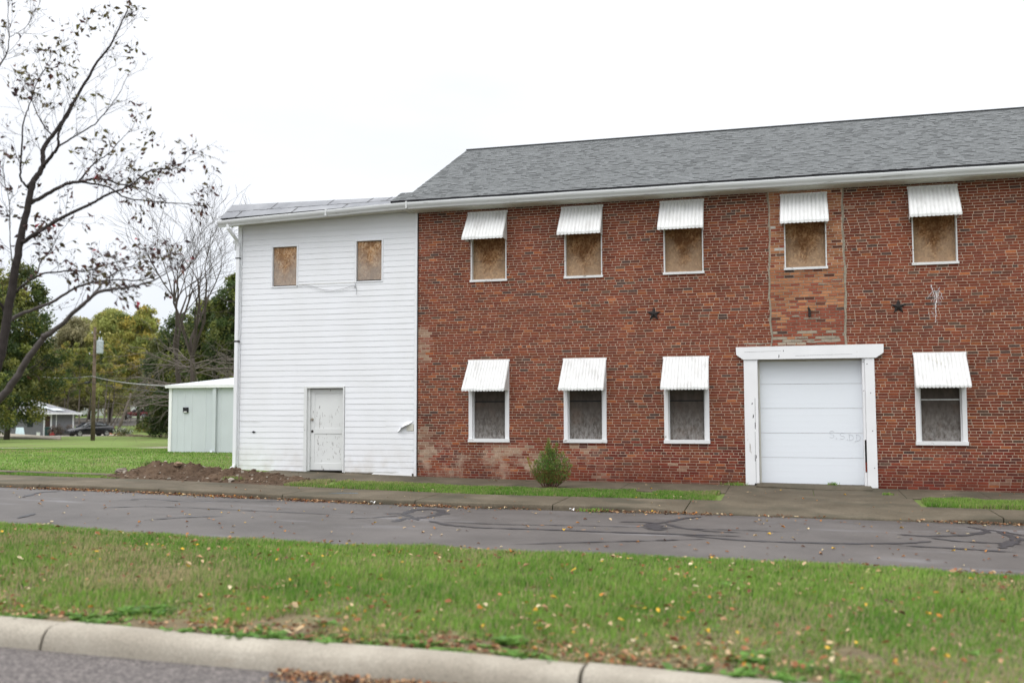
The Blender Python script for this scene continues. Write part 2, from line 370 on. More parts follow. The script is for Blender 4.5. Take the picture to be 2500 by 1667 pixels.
# orange infill column above the roller door
for k in range(int(PZ0/CO),int(6.62/CO)+1):
    z0=k*CO+.012; z1=z0+CO-.014; x=PX0+edge_wob(z0,1)+.03-(.1 if k%2 else 0); pe=PX1+edge_wob(z0,4)-.03; L=.213
    while x<pe:
        l=L*random.uniform(.9,1.05); a,b=max(x,PX0+edge_wob(z0,1)+.03),min(x+l-.015,pe); x+=l
        if b-a<.01: continue
        q=random.random(); low=max(0,min(1,(3.95-z0)/.3)); c=random.choice(PAT)
        if q<.05: c=random.choice(DARK)
        elif q<.17 or random.random()<low*.9: c=(.27,.075,.045)
        elif q>.985: c=(.62,.58,.53)
        g=random.uniform(.8,1.12); c=tuple(v*g for v in c)
        if z0<3.35 and random.random()<.35: c=(.36,.30,.23)
        for s,e in cut(a,b,z0,z1,holes):
            if e-s<.02: continue
            bw.box(s,e,random.uniform(-.004,.001),.02,z0,z1,c,0,'k')
wall=bw.build('wall',M['brick'],brick,col=True)
def cells(x0,x1,z0,z1,hs,y,mb,c=(1,1,1)):
    xs=sorted({x0,x1,*[v for h in hs for v in h[:2] if x0<v<x1]}); zs=sorted({z0,z1,*[v for h in hs for v in h[2:] if z0<v<z1]})
    for i in range(len(xs)-1):
        for j in range(len(zs)-1):
            mx,mz=(xs[i]+xs[i+1])/2,(zs[j]+zs[j+1])/2
            if any(a<mx<b and c_<mz<d for a,b,c_,d in hs): continue
            mb.poly([(xs[i],y,zs[j]),(xs[i+1],y,zs[j]),(xs[i+1],y,zs[j+1]),(xs[i],y,zs[j+1])],c)
mm_=MB(); cells(XL,XR,ZB,ZT,holes,.006,mm_)
for a,b,c,d in holes:                                   # reveals of every opening
    mm_.box(a-.02,a,.008,.30,c,d); mm_.box(b,b+.02,.008,.30,c,d); mm_.box(a,b,.008,.30,d,d+.02); mm_.box(a,b,.008,.30,c-.02,c)
mm_.box(XL,XL+.05,.01,9.0,ZB,ZT); mm_.box(XR-.05,XR,.01,9.0,ZB,ZT); mm_.box(XL,XR,9.0,9.1,ZB,ZT)
mm_.poly([(XL,0.02,ZT),(XL,9.1,ZT),(XL,4.53,9.1)]); mm_.poly([(XR,0.02,ZT),(XR,9.1,ZT),(XR,4.53,9.1)])
mm_.build('mortar',M['mortar'],wall)
pm=MB(); zs=[3.06+i*.08 for i in range(45)]
for s,e,ph in ((PX0,PX0,1),(PX1,PX1,4)):
    for a,b in zip(zs[:-1],zs[1:]):
        wa=(.013 if ph==1 else .020)+.006*math.sin(a*9+ph)+.005*math.sin(a*23)
        pm.poly([(s+edge_wob(a,ph)-wa,-.005,a),(s+edge_wob(a,ph)+wa,-.005,a),(s+edge_wob(b,ph)+wa,-.005,b),(s+edge_wob(b,ph)-wa,-.005,b)])
pm.poly([(PX0,.0055,3.06),(PX1,.0055,3.06),(PX1,.0055,4.78),(PX0,.0055,4.78)])
for x,z,w_,h in ((.02,3.18,.5,.03),(.35,3.14,.7,.035),(.1,3.24,.28,.03),(.75,3.22,.3,.03),(-1.0,3.12,.55,.03),(.05,3.72,.16,.03),(.3,3.66,.35,.022),(.93,4.5,.18,.02),(.62,4.42,.2,.02)):
    n=9; top=[(x+w_*i/n,-.006,z+h*random.uniform(.3,1)) for i in range(n+1)]; bot=[(x+w_*i/n,-.006,z-h*random.uniform(.1,.8)) for i in range(n,-1,-1)]
    pm.poly(bot[::-1]+top[::-1])
pm.build('mortar_seam',M['patch_mortar'],wall)
# white paint splash beside the right-hand star
sp=MB()
def ribbon(mb,pts,w0,w1,y,jit=.25):
    n=len(pts)
    for i in range(n-1):
        (a,b),(c,d)=pts[i],pts[i+1]; l=math.hypot(c-a,d-b) or 1; nx,nz=-(d-b)/l,(c-a)/l
        wa=(w0+(w1-w0)*i/(n-1))*random.uniform(1-jit,1+jit); wb=(w0+(w1-w0)*(i+1)/(n-1))*random.uniform(1-jit,1+jit)
        mb.poly([(a-nx*wa,y,b-nz*wa),(a+nx*wa,y,b+nz*wa),(c+nx*wb,y,d+nz*wb),(c-nx*wb,y,d-nz*wb)][::-1])
def wig(p,n=9,a=.008):
    o=[]
    for (x0,z0),(x1,z1) in zip(p[:-1],p[1:]):
        for i in range(n): t_=i/n; o.append((x0+(x1-x0)*t_+random.uniform(-a,a),z0+(z1-z0)*t_))
    return o+[p[-1]]
for p,a,b in (([(2.955,4.33),(2.965,4.26),(3.0,4.19),(3.05,4.17),(3.10,4.20),(3.125,4.27)],.010,.005),([(3.05,4.17),(3.055,4.0),(3.03,3.85),(3.035,3.7),(3.01,3.5)],.012,.004),([(3.0,4.2),(2.95,4.14),(2.92,4.10),(2.87,4.02)],.006,.002),([(3.1,4.2),(3.15,4.14),(3.16,4.06),(3.2,3.99)],.007,.002),([(3.04,4.1),(3.1,4.02),(3.17,4.08)],.004,.002),([(3.0,4.17),(3.02,4.05),(3.0,3.93)],.005,.002),([(3.09,4.17),(3.08,4.06),(3.1,3.9)],.005,.002)):
    ribbon(sp,wig(p,9,.011),a,b,-.0055,.7)
for i in range(60):
    x=3.045+random.gauss(0,.06); z=4.12-abs(random.gauss(0,.25)); r_=random.uniform(.003,.009); sp.poly([(x-r_,-.0058,z),(x,-.0058,z-r_*1.7),(x+r_,-.0058,z),(x,-.0058,z+r_*1.4)])
tag(sp.build('paint_splash',M['splash'],brick),'white forked paint splash with drips',kind='stuff')
# windows and awnings ------------------------------------------------
def awning(c,ztop,zbot,out,w,nr,upper):
    mb=MB(); hw=w/2; NR=nr*6
    drop=.07 if upper else .05
    path=[(-.012,ztop-.015)]+[(-.012-(out-.012)*s,ztop-.015-(ztop-zbot-drop-.015)*s) for s in (.33,.66,.93)]+[(-out-.012,zbot+drop*.55),(-out-.012,zbot)]
    prof=[]; 
    for i in range(NR+1):
        ph=i/6.; prof.append((-hw+w*i/NR,.030*abs(math.sin(math.pi*ph))**.8))
    nn=len(prof); base=len(mb.v)
    for j,(y,z) in enumerate(path):
        fl=1+.035*(-y/out)
        for x,h in prof:
            zz=z+(.007*math.sin(x*7+c*3)+.005*math.sin(x*17+c))*(j>2)
            if j==len(path)-1: zz=z-.9*h
            mb.v.append((c+x*fl,y-h*.9,zz+h*.35))
    for j in range(len(path)-1):
        for i in range(nn-1):
            a=base+j*nn+i; mb.f.append((a,a+1,a+nn+1,a+nn)); mb.c.append((1,1,1)); mb.m.append(0)
    o=mb.build('awning',M['awning'],brick,sm=False,solid=.003)
    hb=MB(); hb.box(c-hw-.01,c+hw+.01,-.03,-.004,ztop-.035,ztop+.012); hb.build('head_bar',M['white_metal'],o)
    for s in (-1,1):
        sd_=MB(); n=8
        for i in range(n):                                  # ribbed side wing, following the slope
            t0,t1=i/n,(i+1)/n
            def at(t_,bot):
                y=-.012-(out-.014)*t_; zt=ztop-.03-(ztop-zbot-drop)*t_
                return (c+s*(hw*(1+.035*t_)-.012)-s*.008*(i%2),y, zt if not bot else zbot+.01+(.0 if upper else 0))
            if at(t1,0)[2]<at(t1,1)[2]: break
            sd_.poly([at(t0,1),at(t1,1),at(t1,0),at(t0,0)])
        sd_.build('side_wing',M['awning'],o,solid=.003)
    return o
for i,c in enumerate(CU):
    w_=.91; x0,x1=c-w_/2,c+w_/2; zb,zt=4.77,6.34
    f=MB(); f.box(x0,x0+.028,-.012,.14,zb+.045,zt); f.box(x1-.028,x1,-.012,.14,zb+.045,zt); f.box(x0,x1,-.012,.10,zt,zt+.03)
    wn=f.build('window',M['sill_paint'],brick,bevel=.003)
    b=MB(); b.box(x0+.028,x1-.028,.115,.13,zb+.05,zt); 
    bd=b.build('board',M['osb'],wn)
    if i==0: b=MB(); b.box(x0+.03,x1-.03,.112,.1145,5.28,5.286); b.build('board_joint',M['dark'],wn)
    s_=MB(); s_.box(x0-.02,x1+.02,-.035,.14,zb-.01,zb+.045); s_.build('sill',M['sill_paint'],wn,bevel=.004)
    awning(c+(-.02 if i<5 else 0),6.475,5.745,.46,1.0,12,True)
for i,c in enumerate(CL):
    w_=1.02; x0,x1=c-w_/2,c+w_/2; zb,zt=.88,2.74
    f=MB(); f.box(x0,x0+.095,-.022,.12,zb+.08,zt); f.box(x1-.095,x1,-.022,.12,zb+.08,zt); f.box(x0,x1,-.022,.12,zt,zt+.05)
    f.box(x0+.097,x0+.12,.03,.12,zb+.08,zt); f.box(x1-.12,x1-.097,.03,.12,zb+.08,zt)
    wn=f.build('window',M['white_paint'],brick,bevel=.004)
    b=MB(); b.box(x0+.12,x1-.12,.105,.12,zb+.08,1.85); b.build('board',M['old_board'],wn)
    b=MB(); b.box(x0+.12,x1-.12,.115,.13,1.855,zt); b.build('board',M['old_board'],wn)
    b=MB(); b.box(x0+.12,x1-.12,.098,.116,1.838,1.862); b.build('board_joint',M['dark'] if i<3 else M['sill_paint'],wn)
    s_=MB(); s_.box(x0-.012,x1+.012,-.05,.12,zb-.005,zb+.08); s_.build('sill',M['sill_paint'],wn,bevel=.005)
    aw=awning(c+.0,2.85,2.105,.50,1.03 if i<3 else 1.05,14,False)
    if i==3:
        st=MB()
        for j in range(26):
            x=c-.02+random.gauss(0,.10); s1=random.uniform(.1,.42); l=random.uniform(.03,.12); yy=lambda q:-.012-.49*q-.024; zz=lambda q:2.835-.68*q+.008
            w1=random.uniform(.003,.010); st.poly([(x-w1,yy(s1),zz(s1)),(x+w1,yy(s1),zz(s1)),(x+w1*.6,yy(s1+l),zz(s1+l)),(x-w1*.6,yy(s1+l),zz(s1+l))][::-1])
        st.build('stain',M['trim_beige'],aw)['kind']='stuff'
# star shaped wall anchors -------------------------------------------
def star(x,z,r=.165):
    mb=MB(); pts=[]
    for i in range(10):
        a=math.pi/2+i*math.pi/5+(.0); rr=r if i%2==0 else r*.42; pts.append((x+rr*math.cos(a),z+rr*math.sin(a)))
    pts=[(px,2*z-pz) if False else (px,pz) for px,pz in pts]
    for i in range(10):
        a,b=pts[i],pts[(i+1)%10]
        mb.poly([(x,-.055,z),(b[0],-.018,b[1]),(a[0],-.018,a[1])][::-1]); mb.poly([(a[0],-.018,a[1]),(b[0],-.018,b[1]),(b[0],.0,b[1]),(a[0],.0,a[1])])
    mb.lathe((x,-.07,z),[(.0,-.012),(.022,-.010),(.024,.03)],8,'y')
    return mb.build('star_anchor',M['iron'],brick)
star(-3.03,3.86); star(2.28,3.87); star(7.6,3.87)
b=MB(); b.box(.40,.455,-.05,-.002,3.70,3.86); b.obox((.41,-.05,3.88),(1,0,.4),(0,1,0),(-.4,0,1),.025,.012,.03); b.build('iron_bracket',M['iron'],brick,bevel=.008)
# rust streaks under the stars, a stain on the wall
t=NT('rust',.9); t.col(t.ramp(t.noise(9,t.co((1,1,.3))),[(.3,(.12,.03,.02)),(.7,(.20,.06,.03))])); 
# ------------------------------------------------------------------ roller door and its timber surround
gd=empty('garage_door_anchor'); bpy.data.objects.remove(gd)
def slabpoly(mb,pts,y0,y1,c=(1,1,1)):
    n=len(pts); mb.poly([(x,y0,z) for x,z in pts][::-1],c) if False else mb.poly([(x,y0,z) for x,z in pts],c)
    for i in range(n):
        a,b=pts[i],pts[(i+1)%n]; mb.poly([(b[0],y0,b[1]),(a[0],y0,a[1]),(a[0],y1,a[1]),(b[0],y1,b[1])],c)
ds=MB(); slabpoly(ds,[(-1.185,3.045),(-1.18,2.875),(-1.03,2.765),(1.79,2.765),(1.945,2.87),(1.95,3.06)][::-1][::-1],-.085,.05)
sur=ds.build('door_surround',M['white_paint'],brick)
p=MB(); p.box(-1.02,-.72,-.06,.06,-.03,2.764); p.build('post',M['white_paint'],sur,bevel=.006)
p=MB(); slabpoly(p,[(1.555,-.05),(1.765,-.05),(1.75,2.764),(1.555,2.764)],-.06,.05); p.build('post',M['white_paint'],sur)
p=MB(); p.box(1.50,1.552,-.02,.2,-.03,.28); p.box(1.50,1.552,-.02,.2,.98,2.764); p.box(1.50,1.515,-.02,.2,.28,.98); 
p.build('inner_board',M['white_paint'],sur,bevel=.003)
p=MB(); p.box(1.515,1.552,.03,.05,.28,.98); rot=p.build('rotten_gap',M['iron'],sur)
p=MB()
for z in (.30,.37,.44): p.box(1.517,1.55,-.004,.03,z,z+.055,(.25,.05,.03))
p.build('exposed_brick',M['brick'],sur,col=True)
p=MB(); p.box(-.719,-.68,.10,.36,-.03,2.764); p.box(-.68,1.499,.20,.36,2.72,2.764); p.box(-.68,-.645,.22,.30,-.03,2.72); p.build('jamb',M['trim_beige'],sur)
p=MB()
for x,z in ((-.85,1.78),(-.83,1.5),(-.79,1.28),(-.78,.60),(1.52,2.68),(1.60,2.63),(1.52,2.05),(1.66,2.0),(1.68,1.18),(1.70,.38),(-.25,2.83),(-.15,2.95)):
    w1,h1=random.uniform(.008,.014),random.uniform(.012,.05) if x<0 else .012
    p.poly([(x-w1,-.0865 if z>2.8 else -.0625,z-h1),(x+w1*.6,-.0865 if z>2.8 else -.0625,z-h1*.8),(x+w1,-.0865 if z>2.8 else -.0625,z+h1*.5),(x-w1*.3,-.0865 if z>2.8 else -.0625,z+h1)])
for x0_,x1_,z0_,z1_ in ((-.795,-.790,.0,.55),(-.80,-.796,.62,1.15),(-.79,-.786,1.2,1.9),(-.81,-.80,.5,.64),(-.80,-.785,1.22,1.36)): p.poly([(x0_,-.0622,z0_),(x1_,-.0622,z0_),(x1_+.003,-.0622,z1_),(x0_+.001,-.0622,z1_)])
p.poly([(-.83,-.0625,-.03),(-.73,-.0625,-.03),(-.735,-.0625,.005),(-.82,-.0625,.012)]); p.poly([(-1.0,-.0865,2.93),(-.2,-.0865,2.945),(-.2,-.0865,2.9475),(-1.0,-.0865,2.934)]); p.poly([(.1,-.0865,2.83),(1.3,-.0865,2.85),(1.3,-.0865,2.853),(.1,-.0865,2.834)])
p.build('knot_hole',M['iron'],sur)['kind']='stuff'
p=MB(); zs=[-.01,.575,1.12,1.67,2.215,2.76]
for a,b in zip(zs[:-1],zs[1:]):
    p.box(-.69,1.51,.205,.245,a+.003,b-.003)
    for q in (.25,.5,.75): p.box(-.69,1.51,.2043,.206,a+(b-a)*q-.012,a+(b-a)*q+.012)
dr=p.build('roller_door',NT('door_enamel',.4,(.74,.77,.81),0,.35).m,brick,bevel=.003)
b=MB(); b.box(-.69,1.51,.19,.25,-.035,-.012); b.build('bottom_seal',M['dark'],dr)
def stroke(mb,pts,r_=.003,y=.201):
    mb.tube([(x,y,z) for x,z in pts],r_,5)
def arc(cx,cz,rx,rz,a0,a1,n=9): return [(cx+rx*math.cos(math.radians(a0+(a1-a0)*i/n)),cz+rz*math.sin(math.radians(a0+(a1-a0)*i/n))) for i in range(n+1)]
g=MB()
def S_(x,z,h):
    stroke(g,arc(x+.045,z+h*.74,.045,h*.26,20,260)+arc(x+.04,z+h*.26,.05,h*.26,80,-150))
def D_(x,z,h):
    stroke(g,[(x,z+h),(x+.005,z)]); stroke(g,[(x-.01,z+h)]+arc(x,z+h*.5,.085,h*.5,90,-90)+[(x-.02,z)])
S_(.80,1.02,.15); S_(1.02,.99,.14); D_(1.21,.965,.13); D_(1.36,.95,.14)
for x,z in ((.93,1.01),(1.16,.985),(1.325,.95)): stroke(g,[(x,z),(x+.012,z-.014)],.006)
tag(g.build('graffiti',M['scribble'],dr),'faint handwritten letters S.S.D.D')
# ------------------------------------------------------------------ eaves, gutter, roof
e_=MB(); e_.box(-9.1,XR,-.425,.0-.006,6.548,6.560)
x=-9.1
while x<XR: e_.box(x,x+.014,-.42,-.008,6.540,6.5475); x+=.11
so_=e_.build('soffit',M['trim_beige'],brick)
e_=MB(); e_.box(-9.1,XR,-.426,-.40,6.561,6.78); e_.build('fascia',M['white_metal'],so_)
def gutter(x0,x1,z0,z1,parent,nm='gutter'):
    """ogee gutter, open at the top; z0,z1 = height of the top edge at each end"""
    mb=MB(); pr=[(-.427,0),(-.427,-.155),(-.50,-.155),(-.515,-.12),(-.548,-.075),(-.56,-.04),(-.56,-.006),(-.548,0),(-.548,-.02)]
    n=max(2,int((x1-x0)/.8)); base=0
    for i in range(n+1):
        t_=i/n; x=x0+(x1-x0)*t_; z=z0+(z1-z0)*t_+.004*math.sin(x*2.3)
        for y,dz in pr: mb.v.append((x,y,z+dz))
    L=len(pr)
    for i in range(n):
        for k in range(L-1):
            a=i*L+k; mb.f.append((a,a+1,a+L+1,a+L)); mb.c.append((1,1,1)); mb.m.append(0)
    for i in (0,n): mb.poly([mb.v[i*L+k] for k in range(7)])
    return mb.build(nm,M['gutter'],parent,solid=.002)
ga=gutter(-8.98,XR,6.722,6.722,brick)
j=MB(); j.box(-9.0,-8.96,-.567,-.42,6.57,6.742); j.build('joint_band',M['gutter'],ga)
# shingles: real overlapping tabs
SLOPE=math.atan(.503); cs,sn=math.cos(SLOPE),math.sin(SLOPE)
def shingles(x0f,x1,s0,s1,eave=(-.52,6.775)):
    mb=MB(); ex=.128; k=0
    s=s0
    while s<s1:
        x=x0f(s)-random.uniform(0,.05); 
        while x<x1:
            w_=random.choice([.08,.10,.12,.15,.19])*random.uniform(.9,1.1); a,b=max(x,x0f(s)),min(x+w_,x1); x+=w_
            if b-a<.01: continue
            th=random.choice([.001,.002,.004,.009]); g=random.choice([.88,.94,.98,1.,1.03,1.07,1.13])*random.uniform(.95,1.05); c=(.122*g,.128*g,.130*g)
            dn=random.choice([0,0,0,.008])
            lo,hi=s-dn,min(s+ex+.03,s1+.02)
            def P(u_,h): return (eave[0]+u_*cs-h*sn,eave[1]+u_*sn+h*cs)
            y0,z0=P(lo,th+.004); y1,z1=P(hi,.001); yb,zb_=P(lo,.0)
            mb.poly([(a,y0,z0),(b,y0,z0),(b,y1,z1),(a,y1,z1)],c); mb.poly([(a,yb,zb_),(b,yb,zb_),(b,y0,z0),(a,y0,z0)],(.025,.025,.027))  # near-black front edges paint in the shadow line under each row
        s+=ex; k+=1
    return mb
SR=5.05/cs
mb=shingles(lambda s:-9.40+.0*s if s<.72 else -9.1,XR,0,SR)
rf=mb.build('roof',M['shingle'],brick,col=True)
u_=MB(); y0,z0=-.50,6.765
u_.poly([(-9.38,y0,z0),(XR,y0,z0),(XR,4.53,z0+5.03*.503),(-9.1,4.53,z0+5.03*.503),(-9.1,.13,z0+.63*.503),(-9.38,.13,z0+.63*.503)])
u_.poly([(-9.1,4.53,z0+5.03*.503),(XR,4.53,z0+5.03*.503),(XR,9.4,z0+.1),(-9.1,9.4,z0+.1)])
u_.box(-9.40,XR,-.535,-.43,6.735,6.772)
u_.build('roof_deck',M['dark'],rf)
u_=MB(); 
x=-9.1
while x<XR: l=.3; u_.obox((x+.15,4.56,9.312+.008),(1,0,0),(0,1,0),(0,0,1),.149,.10,.012,(.11,.115,.12)); x+=.3
u_.build('ridge_cap',M['shingle'],rf,col=True)
r_=MB(); r_.tube([(-9.105,-.5,6.745),(-9.105,4.53,9.27)],.018,4); r_.build('rake_trim',M['dark'],rf)

# ================================================================== WHITE SIDED ANNEX
ann=empty('siding_building',(-11.4,0,.1),world=True)
tag(ann,'narrow two storey white sided building joined to the left end of the brick one','building')
AX0,AX1=-13.87,-8.885
aw1=(-12.89,-12.2,4.845,5.87); aw2=(-10.53,-9.84,4.895,5.915); dro=(-11.90,-10.84,-.2,2.22)
ah=[aw1,aw2,dro]; LP=.1425
sd_=MB(); z=.10; k=0
def zb_at(x): return .12-.016*(x+13.87)                 # the bottom edge runs down to the right
while z<6.56:
    z1=min(z+LP,6.58)
    hs=[(a-.035,b+.035,c-.035,d+.035) for a,b,c,d in ah]
    segs=[(AX0+.09,AX1-.05)]
    for a,b,c,d in hs:
        if z1<=c or z>=d: continue
        segs=[q for s,e in segs for q in ([(s,e)] if (e<=a or s>=b) else ([(s,a)] if s<a else [])+([(b,e)] if e>b else []))]
    for s,e in segs:
        jn=[s]; 
        if random.random()<.12 and e-s>2: jn.append(s+(e-s)*random.uniform(.3,.7))
        jn.append(e)
        for q,(a,b) in enumerate(zip(jn[:-1],jn[1:])):
            o_=.001*q; nn=max(2,int((b-a)/.5)); 
            for i in range(nn):
                xa,xb=a+(b-a)*i/nn,a+(b-a)*(i+1)/nn
                wa,wb=[.0015*math.sin(v*1.7+k*1.3)+.001*math.sin(v*5+k) for v in (xa,xb)]
                yl=-.0195-o_
                sd_.poly([(xa,yl+wa,z+wa),(xb,yl+wb,z+wb),(xb,-.012-o_,z1),(xa,-.012-o_,z1)])
                sd_.poly([(xa,-.008,z+.004+wa),(xb,-.008,z+.004+wb),(xb,yl+wb,z+wb),(xa,yl+wa,z+wa)])
    yat=lambda q:-.0195+.0075*(q-z)/LP
    for a,b,c,d in hs:                                    # part laps above and below each opening
        if z<d<z1: sd_.poly([(a,yat(d),d),(b,yat(d),d),(b,yat(z1),z1),(a,yat(z1),z1)])
        if z<c<z1: sd_.poly([(a,yat(z),z),(b,yat(z),z),(b,yat(c),c),(a,yat(c),c)]); sd_.poly([(a,-.008,z+.004),(b,-.008,z+.004),(b,yat(z),z),(a,yat(z),z)])
    z+=LP; k+=1
sdo=sd_.build('siding',M['vinyl'],ann)
b=MB(); cells(AX0,AX1,-.25,6.62,ah,.0,b); b.box(AX0,AX0+.04,.001,5.2,-.25,6.62); b.box(AX0,AX1,5.2,5.25,-.25,6.62)
for a,b_,c,d in ah: b.box(a-.02,a,.001,.14,c,d); b.box(b_,b_+.02,.001,.14,c,d); b.box(a,b_,.001,.14,d,d+.02); b.box(a,b_,.001,.14,c-.02,c)
b.build('backing',M['vinyl'],sdo)
t_=MB(); t_.box(AX0-.03,AX0+.085,-.045,.02,.08,6.55); t_.build('corner_post',M['vinyl'],ann,bevel=.004)
t_=MB(); t_.box(AX1-.06,AX1+.004,-.045,.01,-.10,6.58); t_.build('corner_post',M['vinyl'],ann,bevel=.004)
b=MB(); b.box(AX1+.006,AX1+.022,-.012,.004,-.03,6.58); b.build('corner_gap',M['dark'],ann)
b=MB(); b.box(AX0+.086,-11.945,-.018,-.002,-.2,.125); b.build('foundation',M['walk'],ann); b=MB(); b.box(-10.79,AX1-.061,-.018,-.002,-.25,.12); b.build('foundation',M['walk'],ann)
b=MB(); b.poly([(-10.1,-.028,.045),(-9.0,-.028,.03),(-9.0,-.028,.10),(-10.0,-.028,.11)]); b.build('starter_strip',M['white_metal'],ann,solid=.003)
for (a,b_,c,d),mt in ((aw1,'osb_side'),(aw2,'osb_side')):
    f=MB(); q=.034; f.box(a-q,a,-.034,-.004,c-q,d+q); f.box(b_,b_+q,-.034,-.004,c-q,d+q); f.box(a,b_,-.034,-.004,d,d+q); f.box(a,b_,-.034,-.004,c-q,c)
    wn=f.build('window',M['vinyl'],ann,bevel=.003)
    p=MB(); p.box(a+.012,b_-.004,.03,.045,c+.03,d-.012); p.build('board',M[mt],wn)
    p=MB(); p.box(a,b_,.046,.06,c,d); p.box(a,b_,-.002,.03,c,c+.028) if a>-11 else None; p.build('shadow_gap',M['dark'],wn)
# wire dangling under the windows
w1=MB(); w1.tube([(-12.2,-.04,4.845),(-11.9,-.05,4.86),(-11.7,-.05,4.80),(-11.45,-.05,4.71),(-11.15,-.05,4.68),(-10.85,-.05,4.72),(-10.6,-.05,4.79),(-10.54,-.05,4.76)],.006,5)
w1.tube([(-10.55,-.045,4.84),(-10.53,-.05,4.76),(-10.50,-.05,4.68),(-10.51,-.05,4.55)],.007,5); w1.lathe((-10.55,-.045,4.76),[(0,-.02),(.02,-.02),(.02,.02)],8,'y'); w1.build('wire',plain('wire',(.35,.35,.36),.6),ann)
w1=MB(); w1.box(-12.15,-10.56,-.030,-.026,4.868,4.876); w1.build('sagging_lap',M['trim_beige'],sdo)
# door
f=MB(); f.box(-11.94,-11.86,-.036,.10,.10,2.26); f.box(-10.86,-10.82,-.036,.10,.10,2.26); f.box(-11.86,-10.86,-.036,.10,2.21,2.26)
f.box(-11.86,-11.80,.03,.12,.12,2.21); dfr=f.build('door_frame',M['door_paint'],ann,bevel=.004)
d_=MB(); x0,x1,z0,z1=-11.80,-10.87,.145,2.19
d_.box(x0,x1,.095,.12,z0,z1)
for a,b_,c,d in ((x0,x0+.11,z0,z1),(x1-.06,x1,z0,z1)): d_.box(a,b_,.082,.095,c,d)
for c,d in ((z0,z0+.17),(1.06,1.19),(z1-.11,z1)): d_.box(x0+.11,x1-.06,.082,.095,c,d)
dl=d_.build('door',M['door_paint'],ann,bevel=.003)
fk=MB()
for i in range(70):                                       # flaked paint on both panels
    up=random.random()<.22; x=random.uniform(x0+.14,x1-.1); z=random.uniform(1.2,1.75) if up else random.uniform(.33,1.0)
    h=random.uniform(.01,.05)*(1.6 if up else 1); w0=random.uniform(.003,.009); l=random.uniform(-.02,.02)
    fk.poly([(x-w0,.0935,z-h),(x+w0,.0935,z-h*.7),(x+w0*.7+l,.0935,z+h),(x-w0*.7+l,.0935,z+h*.8)])
fk.build('flaked_paint',plain('flake',(.40,.39,.375),.9,var=.4,scale=30),dl)['kind']='stuff'
k_=MB(); k_.lathe((x0+.05,.075,1.42),[(0,-.02),(.02,-.02),(.032,-.005),(.034,.01)],12,'y'); k_.lathe((x0+.05,.075,1.42),[(0,-.05),(.026,-.045),(.03,-.03),(.012,-.018)],12,'y'); k_.build('door_knob',plain('knob',(.3,.27,.22),.4,metal=.6),dl)
k_=MB(); k_.lathe((x0+.05,.075,1.12),[(0,-.004),(.032,-.004),(.034,.012)],12,'y'); k_.build('lock_hole',M['iron'],dl)
k_=MB(); k_.box(x0,x1,.06,.13,.115,.145); k_.build('threshold',M['iron'],dfr)
# hole, scribble and the peeled lap at the right edge
h=MB(); h.poly([(-13.42,-.031,1.10),(-13.36,-.031,1.065),(-13.32,-.031,1.085),(-13.30,-.031,1.105),(-13.36,-.031,1.125)]); h.build('siding_hole',M['dark'],sdo)
sc=MB(); pts=[(-13.74+i*.013,-.032,1.385+.022*math.sin(i*1.9)*math.sin(i*.37+.5)-.001*i*.3) for i in range(44)]; sc.tube(pts,.0035,4); sc.build('scribble',M['chalk'],sdo)
fl=MB()
def flap(u_,v):                                            # u along the board, v down from the held top edge
    x=-9.70+.72*u_; z=1.384-.286*v
    lift=max(0,u_+.30*v-.72)/.5; lift=min(1,lift)*v
    return (x-.24*lift*u_,-.0145-.0075*((2*v)%1.0)-.17*lift*(1-.35*lift),z+.13*lift)
fl.grid(flap,26,12); tag(fl.build('peeled_flap',M['vinyl'],sdo,sm=False,solid=.0015),'curled lap of siding peeled away near the brick corner')
p=MB(); p.box(-9.14,-8.955,-.0295,-.027,1.14,1.31); p.box(-8.958,-8.948,-.031,-.026,1.14,1.31,m=1); p.build('bare_backing',[M['trim_beige'],M['brown_door']],sdo)
# annex roof and gutter
rx0,rx1=-14.14,-9.0
r_=MB()
def rl(x): return 6.60+.13*(x-rx0)/(5.2)
def rc(x): return 7.07-.07*(x-rx0)/5.2                 # eave height rises to the right
pts=[(x,rl(x)) for x in np.linspace(rx0,rx1,12)]
for (xa,za),(xb,zb_) in zip(pts[:-1],pts[1:]):
    r_.poly([(xa,-.52,za),(xb,-.52,zb_),(xb,.05,rc(xb)),(xa,.05,rc(xa))]); r_.poly([(xa,.05,rc(xa)),(xb,.05,rc(xb)),(xb,5.3,zb_+.05),(xa,5.3,za+.05)])
    r_.poly([(xa,-.52,za-.02),(xb,-.52,zb_-.02),(xb,-.52,zb_),(xa,-.52,za)],m=1); r_.poly([(xa,-.51,za-.02),(xa,5.3,za-.02),(xb,5.3,zb_-.02),(xb,-.51,zb_-.02)],m=1)
r_.poly([(rx0,-.52,pts[0][1]-.02),(rx0,-.52,pts[0][1]),(rx0,.05,rc(rx0)),(rx0,5.3,pts[0][1]+.05),(rx0,5.3,pts[0][1]-.02)],m=1)
ro=r_.build('roof',[M['roll_roof'],M['dark']],ann)
sm_=MB()
def rp_(x,q,h=.004): z=rl(x); return (x,-.52+.57*q,z+(rc(x)-z)*q+h)
for a,b_ in (((-14.14,.45),(-9.0,.52)),):
    for i in range(26):
        xa=a[0]+(b_[0]-a[0])*i/26; xb=a[0]+(b_[0]-a[0])*(i+1)/26; q=.47+.02*math.sin(i*2.1); w_=random.uniform(.008,.03)
        sm_.poly([rp_(xa,q-w_),rp_(xb,q-w_*.7),rp_(xb,q+w_*.7),rp_(xa,q+w_)])
